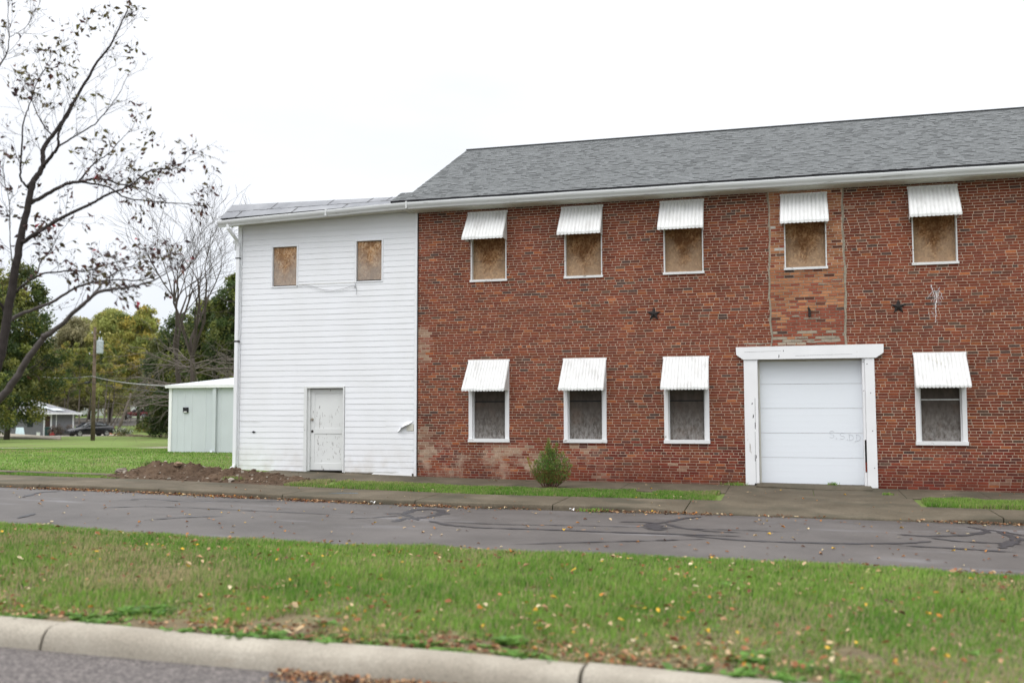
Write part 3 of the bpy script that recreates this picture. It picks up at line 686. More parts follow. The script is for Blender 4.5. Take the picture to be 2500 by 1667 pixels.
for x,q0,q1 in ((-13.7,0,.45),(-12.9,.48,1),(-12.1,.0,.45),(-11.3,.5,1),(-10.7,0,.47),(-10.2,.5,1),(-9.7,.5,1)):
    for i in range(6):
        a=q0+(q1-q0)*i/6; b_=q0+(q1-q0)*(i+1)/6; w_=random.uniform(.008,.025); sm_.poly([rp_(x-w_+.1*a,a),rp_(x+w_+.1*a,a),rp_(x+w_+.1*b_,b_),rp_(x-w_+.1*b_,b_)])
sm_.build('seam_tar',M['tar'],ro)
f=MB(); 
for (xa,za),(xb,zb_) in zip(pts[:-1],pts[1:]): f.poly([(xa,-.426,za-.13),(xb,-.426,zb_-.13),(xb,-.426,zb_-.022),(xa,-.426,za-.022)]); f.poly([(xa,-.43,za-.135),(xa,-.03,za-.135),(xb,-.03,zb_-.135),(xb,-.43,zb_-.135)])
f.poly([(rx0,-.43,rl(rx0)-.13),(rx0,-.43,rl(rx0)-.022),(rx0,.1,rl(rx0)-.022),(rx0,.1,rl(rx0)-.13)])
so2=f.build('soffit',M['trim_beige'],ann)
g2=gutter(-14.2,-9.0,6.545,6.725,ann)
j=MB(); j.box(-11.16,-11.12,-.567,-.42,6.50,6.668); j.build('joint_band',M['gutter'],g2)
dp=MB(); X=-13.92; dp.tube([(X-.02,-.49,6.44),(X,-.49,6.34),(X+.05,-.36,6.20),(X+.06,-.14,6.07),(X+.06,-.09,5.95)],.045,8); 
dp.box(X+.015,X+.105,-.125,-.055,.25,5.98); dp.tube([(X+.06,-.09,.27),(X+.05,-.12,.20),(X+.03,-.22,.16)],.042,8)
do_=dp.build('downspout',M['vinyl'],ann); s_=MB(); s_.box(X,X+.13,-.13,-.045,3.42,3.46); s_.build('strap',M['iron'],do_); s_=MB(); s_.box(X,X+.12,-.13,-.045,5.6,5.63); s_.build('strap',M['iron'],do_)
s_=MB(); s_.box(AX0-.2,AX0+.06,-.02,.08,6.03,6.10); s_.tube([(AX0-.12,0,6.03),(AX0-.12,-.02,5.9),(AX0-.02,-.02,5.82)],.03,8); s_.build('conduit',M['gutter'],ann)
# ================================================================== GROUND
xs=np.unique(np.concatenate([np.arange(-60,16,.5),np.arange(-400,-60,8),np.arange(16,200,8),[-30,-13.9,-8.9,-6.2,-1.0,4.6]]))
ysn=[-60,-30,-20,-17,-16.62]
V=[]; 
rows=[('a',-60),('a',-25),('a',-17.2),('k',-.20),('k',.0),('k',.02),('y',-15.2),('y',-14),('y',-13),('y',-12.2),('y',-11.6),('y',-11.12),('y',-11.0),('y',-8),('q',.25),('q',.3),('y',-3.9),('y',-3.43),('y',-3.41),('y',-3.34),('y',-2.6),('y',-1.92),('y',-1.88),('y',-1),('y',.02)]+[('y',v) for v in list(np.arange(.6,12,.8))+list(np.arange(12.5,40,2.2))+list(np.arange(42,130,5))+list(np.arange(140,320,12))+[360,420,520,700,1000]]
def gz(x,kind,v):
    if kind=='a': return v,gx(x)-.27
    if kind=='k':
        y=islY(x)+v; return y,gx(x)+(-.27 if v<0 else -.20 if v==0 else -.085)
    if kind=='q':
        y=kerbY(x)+v; return y,gx(x)-.27
    y=v
    if y<-11.05: return y,gx(x)+landz(y)
    if y<-3.42: return y,gx(x)-.27
    if y<=0.1: return y,gx(x)+walkz(y)-.022
    return y,bgz(x,y)
NX=len(xs)
for kind,v in rows:
    for x in xs: y,z=gz(x,kind,v); V.append((x,y,z))
Fq=[(j*NX+i,j*NX+i+1,(j+1)*NX+i+1,(j+1)*NX+i) for j in range(len(rows)-1) for i in range(NX-1)]
me=bpy.data.meshes.new('lawn'); me.from_pydata(V,[],Fq); me.materials.append(M['lawn']); smooth(me); lawn=link(bpy.data.objects.new('lawn',me)); tag(lawn,kind='structure')
X0,X1=-60,14
def sheet(name,mat,x0,x1,yf,nv,zf,step=.5,kind='structure'):
    mb=MB(); n=max(1,int((x1-x0)/step))
    mb.grid(lambda a,b:(x0+(x1-x0)*a,yf(x0+(x1-x0)*a,b),zf(x0+(x1-x0)*a,yf(x0+(x1-x0)*a,b))),n,nv)
    o=mb.build(name,M[mat],sm=True); tag(o,kind=kind); return o
def isl_far(x): return -11.02+.03*math.sin(x*1.1)+.02*math.sin(x*3.3)
sheet('road','asphalt',X0,X1,lambda x,b:isl_far(x)-.15+(kerbY(x)+.02-isl_far(x)+.15)*b,10,lambda x,y:gx(x)+roadz(y))
sheet('street','asphalt2',X0,X1,lambda x,b:-45+(islY(x)-.30+45)*b,12,lambda x,y:gx(x)-.205)
# pavement by the wall
def slab(mb,x0,x1,ya,yb,zf,th=.12,step=.4,gap=.006):
    n=max(1,int((x1-x0)/step)); fa=ya if callable(ya) else (lambda x:ya); fb=yb if callable(yb) else (lambda x:yb)
    mb.grid(lambda a,b:((x:=x0+gap+(x1-x0-2*gap)*a),(y:=fa(x)+(fb(x)-fa(x))*b),zf(x,y)),n,4)
    for e,f_ in ((fa,1),(fb,-1)):
        for i in range(n):
            xa=x0+gap+(x1-x0-2*gap)*i/n; xb=x0+gap+(x1-x0-2*gap)*(i+1)/n
            mb.poly([(xa,e(xa),zf(xa,e(xa))-th),(xb,e(xb),zf(xb,e(xb))-th),(xb,e(xb),zf(xb,e(xb))),(xa,e(xa),zf(xa,e(xa)))][::f_])
    for xe in (x0+gap,x1-gap): mb.poly([(xe,fa(xe),zf(xe,fa(xe))-th),(xe,fb(xe),zf(xe,fb(xe))-th),(xe,fb(xe),zf(xe,fb(xe))),(xe,fa(xe),zf(xe,fa(xe)))])
pv=MB(); zf=lambda x,y:gx(x)+walkz(y)
cuts=[-12.75,-10.9,-8.4,-6.0,-3.6,-1.35,.4,2.15,3.75,6.2,8.7,11.5]
for a,b in zip(cuts[:-1],cuts[1:]): slab(pv,a,b,-1.9,-.02,zf)
for a,b in ((-1.35,2.25),): slab(pv,a,b,-3.36,-1.91,zf)
tag(pv.build('pavement',M['walk']),kind='structure')
kb=MB(); kc=[-60,-48,-36,-28,-22,-18.5,-15.5,-12.6,-9.8,-7.0,-4.3,-1.9,3.35,5.9,8.4,12]
def dip(x): return max(0,min(1,(x+2.35)/.5))*max(0,min(1,(3.2-x)/.9))
def zk(x,y):
    t_=max(0,min(1,(-3.36-y)/1.5)); base=walkz(y); d=dip(x)
    return gx(x)+base-d*t_*.075
for a,b in zip(kc[:-1],kc[1:]):
    g_=.008; n=max(1,int((b-a)/.25)); 
    def kp(u_,v,a=a,b=b):
        x=a+g_+(b-a-2*g_)*u_; ky=kerbY(x); i=round(v*9)
        if i<=5: y=-3.36+(ky+.04+3.36)*i/5; return (x,y,zk(x,y))
        z=zk(x,ky+.04); return [(x,ky+.012,z-.006),(x,ky,z-.02),(x,ky-.006,z-.07),(x,ky-.01,gx(x)-.26)][i-6]
    kb.grid(kp,n,9); 
tag(kb.build('kerb',M['walk'],sm=True),kind='structure')
th=MB()
def tz(x,y): return gx(x)+.035+.06*max(-1,(y+.05))*.55
slab(th,-.78,1.62,lambda x:-.62-.06*math.sin(x*2),.14,lambda x,y:gx(x)-.0+lerp(y,[-.7,-.5,-.1,.2],[-.012,.035,.05,.05]),.1)
tag(th.build('door_apron',M['walk']),kind='structure')
# near kerb, rounded, in cast lengths
nk=MB(); jc=[-60,-40,-30,-22,-14,-9.8,-5.59,-1.35,2.9,7.1,12]
prof=[(.03,-.14),(.02,-.062),(-.02,-.048),(-.12,-.045),(-.20,-.050),(-.25,-.068),(-.285,-.105),(-.31,-.17),(-.32,-.26)]
for a,b in zip(jc[:-1],jc[1:]):
    n=max(2,int((b-a)/.2)); g_=.014
    nk.grid(lambda u_,v,a=a,b=b:((x:=a+g_+(b-a-2*g_)*u_),islY(x)+prof[round(v*8)][0],gx(x)+prof[round(v*8)][1]+.008*math.sin(x*2.1+a)*(0<round(v*8)<6)),n,8)
    for xe in (a+g_,b-g_): nk.poly([(xe,islY(xe)+p_[0],gx(xe)+p_[1]) for p_ in prof])
tag(nk.build('near_kerb',M['kerb'],sm=True),kind='structure')
# crack sealing tar on the road
TAR=[
  (0.16,[(-6.48,-6.79),(-6.6,-6.05),(-6.43,-5.72),(-6.16,-5.85),(-5.86,-6.56),(-5.92,-7.1),(-6.01,-7.41),(-6.21,-7.54),(-6.14,-8.05)]),
  (0.1,[(-6.82,-6.94),(-6.54,-6.74),(-6.09,-7.36),(-5.87,-7.71)]),
  (0.05,[(-7.02,-7.9),(-6.69,-7.61),(-6.4,-6.98)]),
  (0.1,[(-5.69,-7.72),(-5.16,-8.26),(-4.61,-8.46),(-3.6,-8.39),(-2.61,-8.42),(-1.6,-8.39),(-0.74,-8.38)]),
  (0.045,[(-5.39,-7.83),(-4.42,-7.92),(-3.29,-7.7),(-2.41,-7.62),(-1.42,-7.62),(-0.66,-7.54),(-0.15,-7.58)]),
  (0.1,[(-2.73,-6.96),(-2.32,-6.84),(-2.09,-7.03),(-1.96,-6.67),(-1.75,-5.98),(-1.54,-5.48)]),
  (0.26,[(-2.19,-7.06),(-2.05,-7.57),(-1.95,-8.0)]),
  (0.08,[(-1.96,-6.99),(-1.69,-7.52),(-1.27,-7.86),(-0.76,-7.91)]),
  (0.09,[(-1.59,-8.49),(-0.72,-8.81),(-0.14,-8.8),(0.71,-8.68),(1.46,-8.38),(1.83,-8.01)]),
  (0.12,[(1.45,-7.28),(1.85,-7.4),(2.43,-7.04),(2.83,-6.4),(2.81,-6.0),(2.65,-5.63)]),
  (0.1,[(2.85,-6.1),(3.08,-6.37),(3.24,-6.8)]),
  (0.14,[(2.96,-6.35),(3.09,-7.22),(2.85,-7.84),(2.62,-8.5)]),
  (0.08,[(1.83,-7.56),(2.18,-7.88),(2.73,-7.93),(3.01,-7.92)]),
  (0.07,[(1.32,-8.65),(2.06,-8.7),(2.82,-8.85)]),
  (0.09,[(-13.93,-7.38),(-14.52,-6.25),(-14.33,-5.6),(-13.71,-5.32)]),
  (0.05,[(-12.08,-7.05),(-11.86,-6.45),(-10.97,-6.64),(-10.09,-5.97),(-9.21,-5.2)]),
  (0.05,[(-11.49,-8.29),(-11.03,-7.73),(-10.36,-7.54),(-8.85,-7.48),(-7.56,-7.43)]),
  (0.06,[(-9.82,-9.39),(-9.46,-8.88),(-8.96,-8.42)]),
  (0.1,[(-11.68,-9.99),(-11.87,-9.4)]),
  (0.05,[(-3.62,-10.02),(-2.71,-9.56),(-1.87,-9.17),(-1.19,-8.82)]),
]
road=bpy.data.objects['road']; tm=MB()
def rz_(x,y): return gx(x)+roadz(y)+.005
for lvl,(w0,pts) in enumerate(TAR):
    P=[]
    for i in range(len(pts)-1):
        for s in range(8): t_=s/8; P.append((pts[i][0]*(1-t_)+pts[i+1][0]*t_,pts[i][1]*(1-t_)+pts[i+1][1]*t_))
    P.append(pts[-1])
    for _ in range(3): P=[P[0]]+[((P[i-1][0]+2*P[i][0]+P[i+1][0])/4,(P[i-1][1]+2*P[i][1]+P[i+1][1])/4) for i in range(1,len(P)-1)]+[P[-1]]
    prev=None; n=len(P)
    for i,(x,y) in enumerate(P):
        a=P[max(0,i-1)]; b=P[min(n-1,i+1)]; l=math.hypot(b[0]-a[0],b[1]-a[1]) or 1; nx,ny=-(b[1]-a[1])/l,(b[0]-a[0])/l
        # the seals are wide across the line of sight and thin along it where they run with the road
        w_=w0*.62*(.45+.55*abs(math.sin(i*.7+w0*30)))*random.uniform(.5,1.45)*min(1,.3+min(i,n-1-i)*.25)
        cur=((x+nx*w_,y+ny*w_),(x-nx*w_,y-ny*w_)); h=lvl*.00025
        if prev: tm.poly([(*prev[1],rz_(*prev[1])+h),(*cur[1],rz_(*cur[1])+h),(*cur[0],rz_(*cur[0])+h),(*prev[0],rz_(*prev[0])+h)][::-1])
        prev=cur
tm.build('tar_seal',M['tar'],road)
# left side: worn path, far path, slab, gravel drive, far road
def strip(name,mat,pa,pb,lift=.012,n=14):
    mb=MB(); f_=lambda pts,t_:(float(np.interp(t_,np.linspace(0,1,len(pts)),[p[0] for p in pts])),float(np.interp(t_,np.linspace(0,1,len(pts)),[p[1] for p in pts])))
    def g_(a,b): p=f_(pa,a);q=f_(pb,a); x=p[0]*(1-b)+q[0]*b;y=p[1]*(1-b)+q[1]*b; return (x,y,(bgz(x,y) if y>0 else gx(x)+walkz(max(y,-4.9)))+lift)
    mb.grid(g_,n,4); return tag(mb.build(name,M[mat],sm=True),kind='structure')
strip('footpath','walk',[(-45,-2.25),(-19,-2.35),(-15.2,-2.4)],[(-45,-2.8),(-18.5,-2.8),(-14.8,-2.75)],.010,40)
strip('far_path','pale_concrete',[(-60,-4.5),(-34.3,14.6),(-33.1,26.5),(-30,50)],[(-52,-8),(-30.2,11.0),(-31.8,24.0),(-28,50)],.03,60)
sl_=MB(); q4=[(-57,45),(-61.8,50.8),(-88,69),(-84,59)]; zt_=-.50
sl_.poly([(x,y,zt_) for x,y in q4][::-1] if False else [(x,y,zt_) for x,y in q4])
for i_ in range(4): a,b=q4[i_],q4[(i_+1)%4]; sl_.poly([(b[0],b[1],zt_),(a[0],a[1],zt_),(a[0],a[1],-1.2),(b[0],b[1],-1.2)])
tag(sl_.build('concrete_slab',M['pale_concrete']),kind='structure')
strip('gravel_drive','gravel',[(-95,81),(-82,70),(-71,61)],[(-91,91),(-79,79),(-67,66)],.03,30)
strip('far_road','asphalt',[(-150,60),(-112,82),(-84,98),(-70,112)],[(-190,120),(-150,128),(-118,143),(-100,158)],.05,40)
strip('far_lane','pale_concrete',[(-150,98),(-118,110),(-98,118)],[(-150,101),(-118,112.5),(-99,121)],.10,30)
sheet('bare_soil','soil',-15.7,-10.5,lambda x,b:-3.32+1.4*b,6,lambda x,y:gx(x)+walkz(y)-.014)
# dirt heap ----------------------------------------------------------
from mathutils import noise as MN
def heap(x,y):
    h=0
    for cx,cy,rx,ry,a in ((-14.35,-2.3,.65,.6,.29),(-13.6,-2.2,.7,.55,.26),(-12.8,-2.4,.75,.55,.23),(-11.9,-2.35,.8,.5,.17),(-11.1,-2.45,.7,.45,.10),(-15.15,-2.0,.3,.35,.22),(-14.9,-2.7,.5,.5,.15)):
        h=max(h,a*math.exp(-((x-cx)/rx)**2-((y-cy)/ry)**2)) if True else 0
    n=MN.noise(Vector((x*3,y*3,1)))*.5+MN.noise(Vector((x*8,y*8,3)))*.35+MN.noise(Vector((x*18,y*18,5)))*.2
    h*=.85
    return h*(1+.9*n)+ (.05*n if h>.02 else 0)+h*.15
hm=MB(); hx0,hx1,hy0,hy1=-16.2,-10.3,-3.35,-.85
hm.grid(lambda a,b:((x:=hx0+(hx1-hx0)*a),(y:=hy0+(hy1-hy0)*b),gx(x)+walkz(y)-.03+max(-.02,heap(x,y)+.02*min(1,heap(x,y)*20))),190,90)
dh=hm.build('dirt_heap',M['soil'],sm=True); tag(dh,'long low heap of brown dug-up soil in front of the white building','dirt heap')
rk=[]
def rock(x,y,z,r,c,name='stone',parent=None):
    mb=MB(); 
    def f_(a,b):
        th_=a*2*math.pi; ph=b*math.pi; d=Vector((math.cos(th_)*math.sin(ph),math.sin(th_)*math.sin(ph),math.cos(ph)))
        k=1+.35*MN.noise(d*1.7+Vector((x*3,y,r*9))); return (x+d.x*r*k*1.3,y+d.y*r*k,z+d.z*r*k*.65)
    mb.grid(f_,10,7,c); return mb.build(name,M['rock'],parent,sm=False,col=True)
tag(rock(-14.0,-2.35,.10+.29,.08,(.22,.15,.10)),'tan rounded stone lying on top of the dirt heap','stone')
tag(rock(-12.15,-3.05,.10,.06,(.30,.26,.22)),'pale chunk of rubble at the foot of the dirt heap','rubble')
tag(rock(-15.55,-2.35,.20,.12,(.16,.13,.105)),'flat grey lump of broken concrete left of the dirt heap','rubble')
cl=MB()
def tinyrock(mb,x,y,z,r,c):
    a=random.random()*3; mb.obox((x,y,z),(math.cos(a),math.sin(a),random.uniform(-.4,.4)),(-math.sin(a),math.cos(a),0),(0,0,1),r,r*random.uniform(.6,1),r*random.uniform(.4,.8),c)
for i in range(900):
    x=random.uniform(-15.6,-10.4); y=random.uniform(-3.3,-1.3); h=heap(x,y)
    if h<.015: continue
    q=random.random(); c=(.34,.30,.25) if q<.10 else (.10,.065,.042) if q<.6 else (.14,.10,.07)
    tinyrock(cl,x,y,gx(x)+walkz(y)-.02+h+.01,random.uniform(.008,.03)*(1.4 if q<.05 else 1),c)
cl.build('clods',M['rock'],dh,col=True)['kind']='stuff'

# ================================================================== GRASS, LEAVES, WEEDS
def gxv(x): return np.interp(x,[-60,-30,-13.9,-8.9,-6.2,-1.0,4.6,20],[.5,.34,.16,.04,-.01,-.03,-.09,-.25])
def vnoise(x,y,s,seed):
    r=np.random.default_rng(seed); G=r.random((64,64)); u_=(x*s)%64; v=(y*s)%64; i=u_.astype(int)%64;j=v.astype(int)%64;fu=u_-np.floor(u_);fv=v-np.floor(v)
    fu=fu*fu*(3-2*fu);fv=fv*fv*(3-2*fv); i1=(i+1)%64;j1=(j+1)%64
    return (G[i,j]*(1-fu)+G[i1,j]*fu)*(1-fv)+(G[i,j1]*(1-fu)+G[i1,j1]*fu)*fv
def fbm(x,y,s,seed): return (vnoise(x,y,s,seed)+.5*vnoise(x,y,s*2.1,seed+1)+.25*vnoise(x,y,s*4.3,seed+2))/1.75
def blades(name,x,y,z,h,wd_,C,lean=.45,wind=(0.1,0)):
    n=len(x); a=RNG.random(n)*2*np.pi; dx,dy=np.cos(a),np.sin(a); l=lean*h*RNG.random(n); b=RNG.random(n)*2*np.pi; lx,ly=np.cos(b)*l+wind[0]*h,np.sin(b)*l+wind[1]*h
    V=np.zeros((n,5,3)); hw=wd_/2
    V[:,0]=np.stack([x-dx*hw,y-dy*hw,z],1); V[:,1]=np.stack([x+dx*hw,y+dy*hw,z],1)
    V[:,2]=np.stack([x+dx*hw*.8+lx*.4,y+dy*hw*.8+ly*.4,z+h*.6],1); V[:,3]=np.stack([x-dx*hw*.8+lx*.4,y-dy*hw*.8+ly*.4,z+h*.6],1)
    V[:,4]=np.stack([x+lx,y+ly,z+h*.95],1)
    i=np.arange(n)[:,None]*5; T=np.concatenate([i+[0,1,2],i+[0,2,3],i+[3,2,4]],1).reshape(-1,3)
    return npmesh(name,V.reshape(-1,3),T,np.repeat(C,3,axis=0),M['grass'])
G1=np.array([.122,.262,.036]); G2=np.array([.24,.38,.072]); G3=np.array([.39,.33,.18]); G4=np.array([.05,.125,.025])
def gcol(x,y,seed,dry=.12):
    n=len(x); f=np.clip(fbm(x,y,.9,seed)*1.6-.3,0,1)[:,None]; dp=fbm(x,y,.55,seed+50)[:,None]; r=RNG.random(n)[:,None]; c=G1*(1-f)+G2*f; c=np.where(r<dry+np.clip(dp-.56,0,1)*1.8,G3,c); c=np.where(r>.86,G4,c); return c*(.8+.4*RNG.random(n)[:,None])
# island lawn
n=300000; x=RNG.uniform(-13.5,4.2,n); y=RNG.uniform(-16.28,-10.92,n); iy=-16.27-.03*(x+3)
fe=(y-iy); far=(-10.97+.05*np.sin(x*2.7)+.04*np.sin(x*7.1)); bare=fbm(x,y,1.3,5); near=np.clip(1-fe/1.3,0,1)
keep=(fe>.0+.09*vnoise(x,y,3,9))&(y<far)&(bare<.85-.34*near+.2*(near>.97))
keep&=~((np.hypot((x+11.0)/.8,(y+12.0)/.35)<1)&(RNG.random(n)<.8))
keep&=RNG.random(n)<(1-.45*near)
x,y=x[keep],y[keep]; z=gxv(x)+np.interp(y,[-16.3,-13.5,-11.6,-11.0],[-.075,-.03,-.07,-.15])-.01
h=(.03+.11*fbm(x,y,1.6,21)**1.5+.04*RNG.random(len(x))**2)*(1-.35*np.clip(1-(y-(-16.27-.03*(x+3)))/1.2,0,1))
gr=blades('island_grass',x,y,z,h,.0055+.003*RNG.random(len(x)),gcol(x,y,3,.16)); tag(gr,'mown green grass on the verge between the two streets','grass',kind='stuff')
# strip of taller grass by the pavement
def strip_grass(name,x0,x1,y0,y1,n,label,hh=.09,seed=40):
    x=RNG.uniform(x0,x1,n); y=RNG.uniform(y0-.04,y1+.03,n); k=((x-x0)*2.2+fbm(x,y,2,seed)*1.0>.55)&((x1-x)*2.2+fbm(x,y,2,seed)>.55)&(fbm(x,y,1.7,seed+3)<.74)
    x,y=x[k],y[k]; z=gxv(x)+np.interp(y,[-4.9,-3.35,-1.9,0],[-.095,-.07,-.045,0])-.025
    h=hh*(.45+.9*fbm(x,y,1.9,seed+7)); o=blades(name,x,y,z,h,.007+.003*RNG.random(len(x)),gcol(x,y,seed,.14)*.95); return tag(o,label,'grass',kind='stuff')
strip_grass('verge_grass',-10.7,-1.45,-3.33,-1.93,42000,'narrow strip of grass between pavement and kerb, left of the roller door')
strip_grass('verge_grass',2.35,7.0,-3.33,-2.1,22000,'narrow strip of grass between pavement and kerb, right of the roller door',.12,60)
strip_grass('verge_grass',-34,-14.9,-3.35,-2.92,26000,'thin grass margin along the kerb, left of the dirt heap',.07,80)
# lawn on the left
n=150000; x=RNG.uniform(-42,-8.9,n); y=-2.05+RNG.random(n)**1.5*22; k=(x<-13.95)|(y>6); k&=~((x>-15.8)&(y<-1.2)); k&=(x>-.95*(y+23)-2)&(x<-.38*(y+23))
k&=~((x>-22.5)&(x<-14)&(y>9.4)); x,y=x[k],y[k]; t_=np.minimum(1,np.maximum(0,y)/22.); w_=-.27*x+.963*(y+D)
z=np.where(y<=0,gxv(x)+np.interp(y,[-4.9,-3.35,-1.9,0],[-.095,-.07,-.045,0])-.02,gxv(x)*(1-t_)+np.interp(w_,BW,BZ)*t_)-.01
h=.04+.05*fbm(x,y,.7,91)*RNG.random(len(x)); o=blades('lawn_grass',x,y,z,h,.010+.012*np.clip((w_-25)/20,0,1),gcol(x,y,13,.10)*.9); tag(o,'wide green lawn left of the white building','grass',kind='stuff')
sheet('verge_soil','thatch',-60,14,lambda x,b:(islY(x)+.04)*(1-b)+(-11.06)*b,10,lambda x,y:gx(x)+landz(y)+.008)
# small tufts where grass grows in cracks
def tuft(name,cx,cy,r,n,hh,label,zoff=0,c=1.):
    x=cx+RNG.normal(0,r,n); y=cy+RNG.normal(0,r*.6,n); z=gxv(x)+np.interp(y,[-16.3,-13.5,-11,-4.9,-3.35,-1.9,0],[-.075,-.03,-.15,-.185,-.07,-.045,0])+zoff
    o=blades(name,x,y,z,hh*(.4+.8*RNG.random(n)),.008+.004*RNG.random(n),gcol(x,y,int(abs(cx*9)),.08)*c,.8); return tag(o,label,'grass tuft',kind='stuff')
tuft('grass_tuft',-1.25,-.12,.13,260,.07,'grass tuft at the foot of the left door post'); tuft('grass_tuft',.83,-.05,.05,120,.09,'little weed tuft at the bottom of the roller door',.03)
tuft('grass_tuft',-14.95,-1.95,.16,400,.10,'clump of turf on the left end of the dirt heap',.20,.7); tuft('grass_tuft',-12.2,-2.9,.12,240,.08,'sparse green tuft in front of the dirt heap',.03)
tuft('grass_tuft',1.85,-1.3,.06,160,.05,'weeds in the pavement joint right of the roller door'); tuft('grass_tuft',-3.5,-5.02,.12,200,.07,'small weeds growing in the gutter below the strip of grass')
# broadleaf weeds along the near kerb
def weeds(name,spots,label):
    P=[];Cc=[]
    for cx,cy,nl,L in spots:
        zz=gx(cx)+landz(cy)
        for i in range(nl):
            a=random.random()*6.283; l=L*random.uniform(.5,1.1); w_=l*random.uniform(.22,.34); e=random.uniform(.45,1.3)
            ox,oy=random.gauss(0,L*.4),random.gauss(0,L*.3); dx,dy=math.cos(a),math.sin(a); px,py=-dy,dx
            b0=(cx+ox,cy+oy,zz); m1=(b0[0]+dx*l*.5,b0[1]+dy*l*.5,zz+l*.5*math.sin(e)); tp=(b0[0]+dx*l,b0[1]+dy*l,zz+l*.55*math.sin(e))
            P.append([b0,(m1[0]+px*w_,m1[1]+py*w_,m1[2]),tp,(m1[0]-px*w_,m1[1]-py*w_,m1[2])]); g=random.uniform(.7,1.35); Cc.append((.125*g,.24*g,.05*g) if random.random()<.85 else (.09*g,.17*g,.05*g))
    V=np.array(P).reshape(-1,3); o=npmesh(name,V,np.arange(len(V)).reshape(-1,4),np.array(Cc),M['grass']); return tag(o,label,'weeds',kind='stuff')
sp_=[]
for i in range(300):
    x=random.uniform(-10,4); q=vnoise(np.array([x]),np.array([0.]),.9,77)[0]
    if random.random()<q*1.3-.1: sp_.append((x,islY(x)+abs(random.gauss(.12,.22))-.03,random.randint(14,34),random.uniform(.04,.095)))
for x,y in ((-5.35,-15.75),(-5.2,-15.6),(-.65,-13.3),(-.55,-13.2),(-2.0,-15.9),(-.3,-15.95)): sp_.append((x,y,50,.11))
for i in range(40): sp_.append((random.uniform(-9,3.5),random.uniform(-16,-12),10,.06))
weeds('weeds',sp_,'low broadleaf weeds growing along the near kerb')
# fallen leaves
LC=np.array([(.33,.20,.11),(.40,.29,.17),(.24,.10,.045),(.15,.065,.035),(.48,.29,.035),(.40,.16,.03),(.46,.38,.24),(.10,.05,.03),(.22,.07,.03)])
def leaves(name,x,y,z,size,label,probs=None,flat=.5):
    n=len(x); a=RNG.random(n)*6.283; tilt=RNG.normal(0,flat,n); d=np.stack([np.cos(a),np.sin(a),np.sin(tilt)*.8],1); p=np.stack([-np.sin(a),np.cos(a),RNG.normal(0,flat*.6,n)],1)
    c=np.stack([x,y,z],1); s=size[:,None]; cu=(RNG.random(n)*.35)[:,None]*s; up=np.array([0,0,1.])
    V=np.zeros((n,6,3)); V[:,0]=c-d*s*.5; V[:,1]=c-d*s*.1-p*s*.33+up*cu; V[:,2]=c+d*s*.25-p*s*.22+up*cu*.8; V[:,3]=c+d*s*.55; V[:,4]=c+d*s*.25+p*s*.22+up*cu*.8; V[:,5]=c-d*s*.1+p*s*.33+up*cu
    V[:,:,2]=np.maximum(V[:,:,2],(z-size*.15)[:,None])
    i=np.arange(n)[:,None]*6; Q=np.concatenate([i+[0,1,2,3],i+[0,3,4,5]],1).reshape(-1,4)
    C=LC[RNG.choice(len(LC),n,p=probs)]*(.75+.5*RNG.random(n))[:,None]
    return tag(npmesh(name,V.reshape(-1,3),Q,np.repeat(C,2,axis=0),M['litter']),label,'fallen leaves',kind='stuff')
n=5600; x=RNG.uniform(-12,4.2,n); y=-16.2+5.2*RNG.random(n)**1.25; k=RNG.random(n)<(.12+1.25*np.clip(fbm(x,y,1.1,31)-.35,0,1)*(.6+.6*(x+12)/16))*1.5; x,y=x[k],y[k]
leaves('fallen_leaves',x,y,gxv(x)+np.interp(y,[-16.3,-13.5,-11.6,-11.0],[-.075,-.03,-.07,-.15])+.03+.06*RNG.random(len(x)),.022+.05*RNG.random(len(x))**1.5,'yellow, tan and brown leaves scattered over the grass verge',[.25,.13,.18,.16,.08,.06,.05,.05,.04])
n=5200; x=RNG.uniform(-12,4,n); fe=np.abs(RNG.normal(0,.34,n)); k=vnoise(x,x*0,.75,61)+RNG.random(n)*.5>.72; x,fe=x[k],fe[k]; y=-16.27-.03*(x+3)+.06+fe
leaves('dead_leaves',x,y,gxv(x)-.07+.03*RNG.random(len(x)),.02+.035*RNG.random(len(x)),'crumbled brown leaf litter along the back of the near kerb',[.3,.1,.2,.2,.0,.02,.05,.13,.0])
n=9000; x=RNG.uniform(-30,5,n); dens=np.interp(x,[-30,-20,-12,-9,-6,-2,0,2.8,3.2,5],[1,1,1,.8,.6,.5,.12,.3,.9,1.]); k=(RNG.random(n)<dens)&(vnoise(x,x*0,1.2,41)+RNG.random(n)*.7>.78); x=x[k]; y=-4.92+.02*(x+5)-.03-np.abs(RNG.normal(0,.13+.05*(x<-12),len(x)))
leaves('dead_leaves',x,y,gxv(x)-.19+.035*RNG.random(len(x)),.025+.045*RNG.random(len(x)),'brown and orange leaf litter lying in the gutter of the far kerb',[.26,.08,.14,.24,.03,.03,.05,.17,.0],.4)
n=520; x=RNG.uniform(-16,4.6,n); y=RNG.uniform(-10.9,-5.1,n); k=RNG.random(n)<.4+.6*(x+16)/20; x,y=x[k],y[k]
leaves('fallen_leaves',x,y,gxv(x)+np.interp(y,[-11.2,-8.5,-6,-4.8],[-.165,-.135,-.155,-.205])+.012,.03+.05*RNG.random(len(x)),'orange and tan leaves scattered across the asphalt road',[.16,.12,.2,.08,.12,.16,.12,.02,.02],.2)
n=420; x=RNG.uniform(-14,5,n); y=RNG.uniform(-4.85,-.2,n); k=(RNG.random(n)<.25)|(np.abs(y+3.35)<.12); x,y=x[k],y[k]
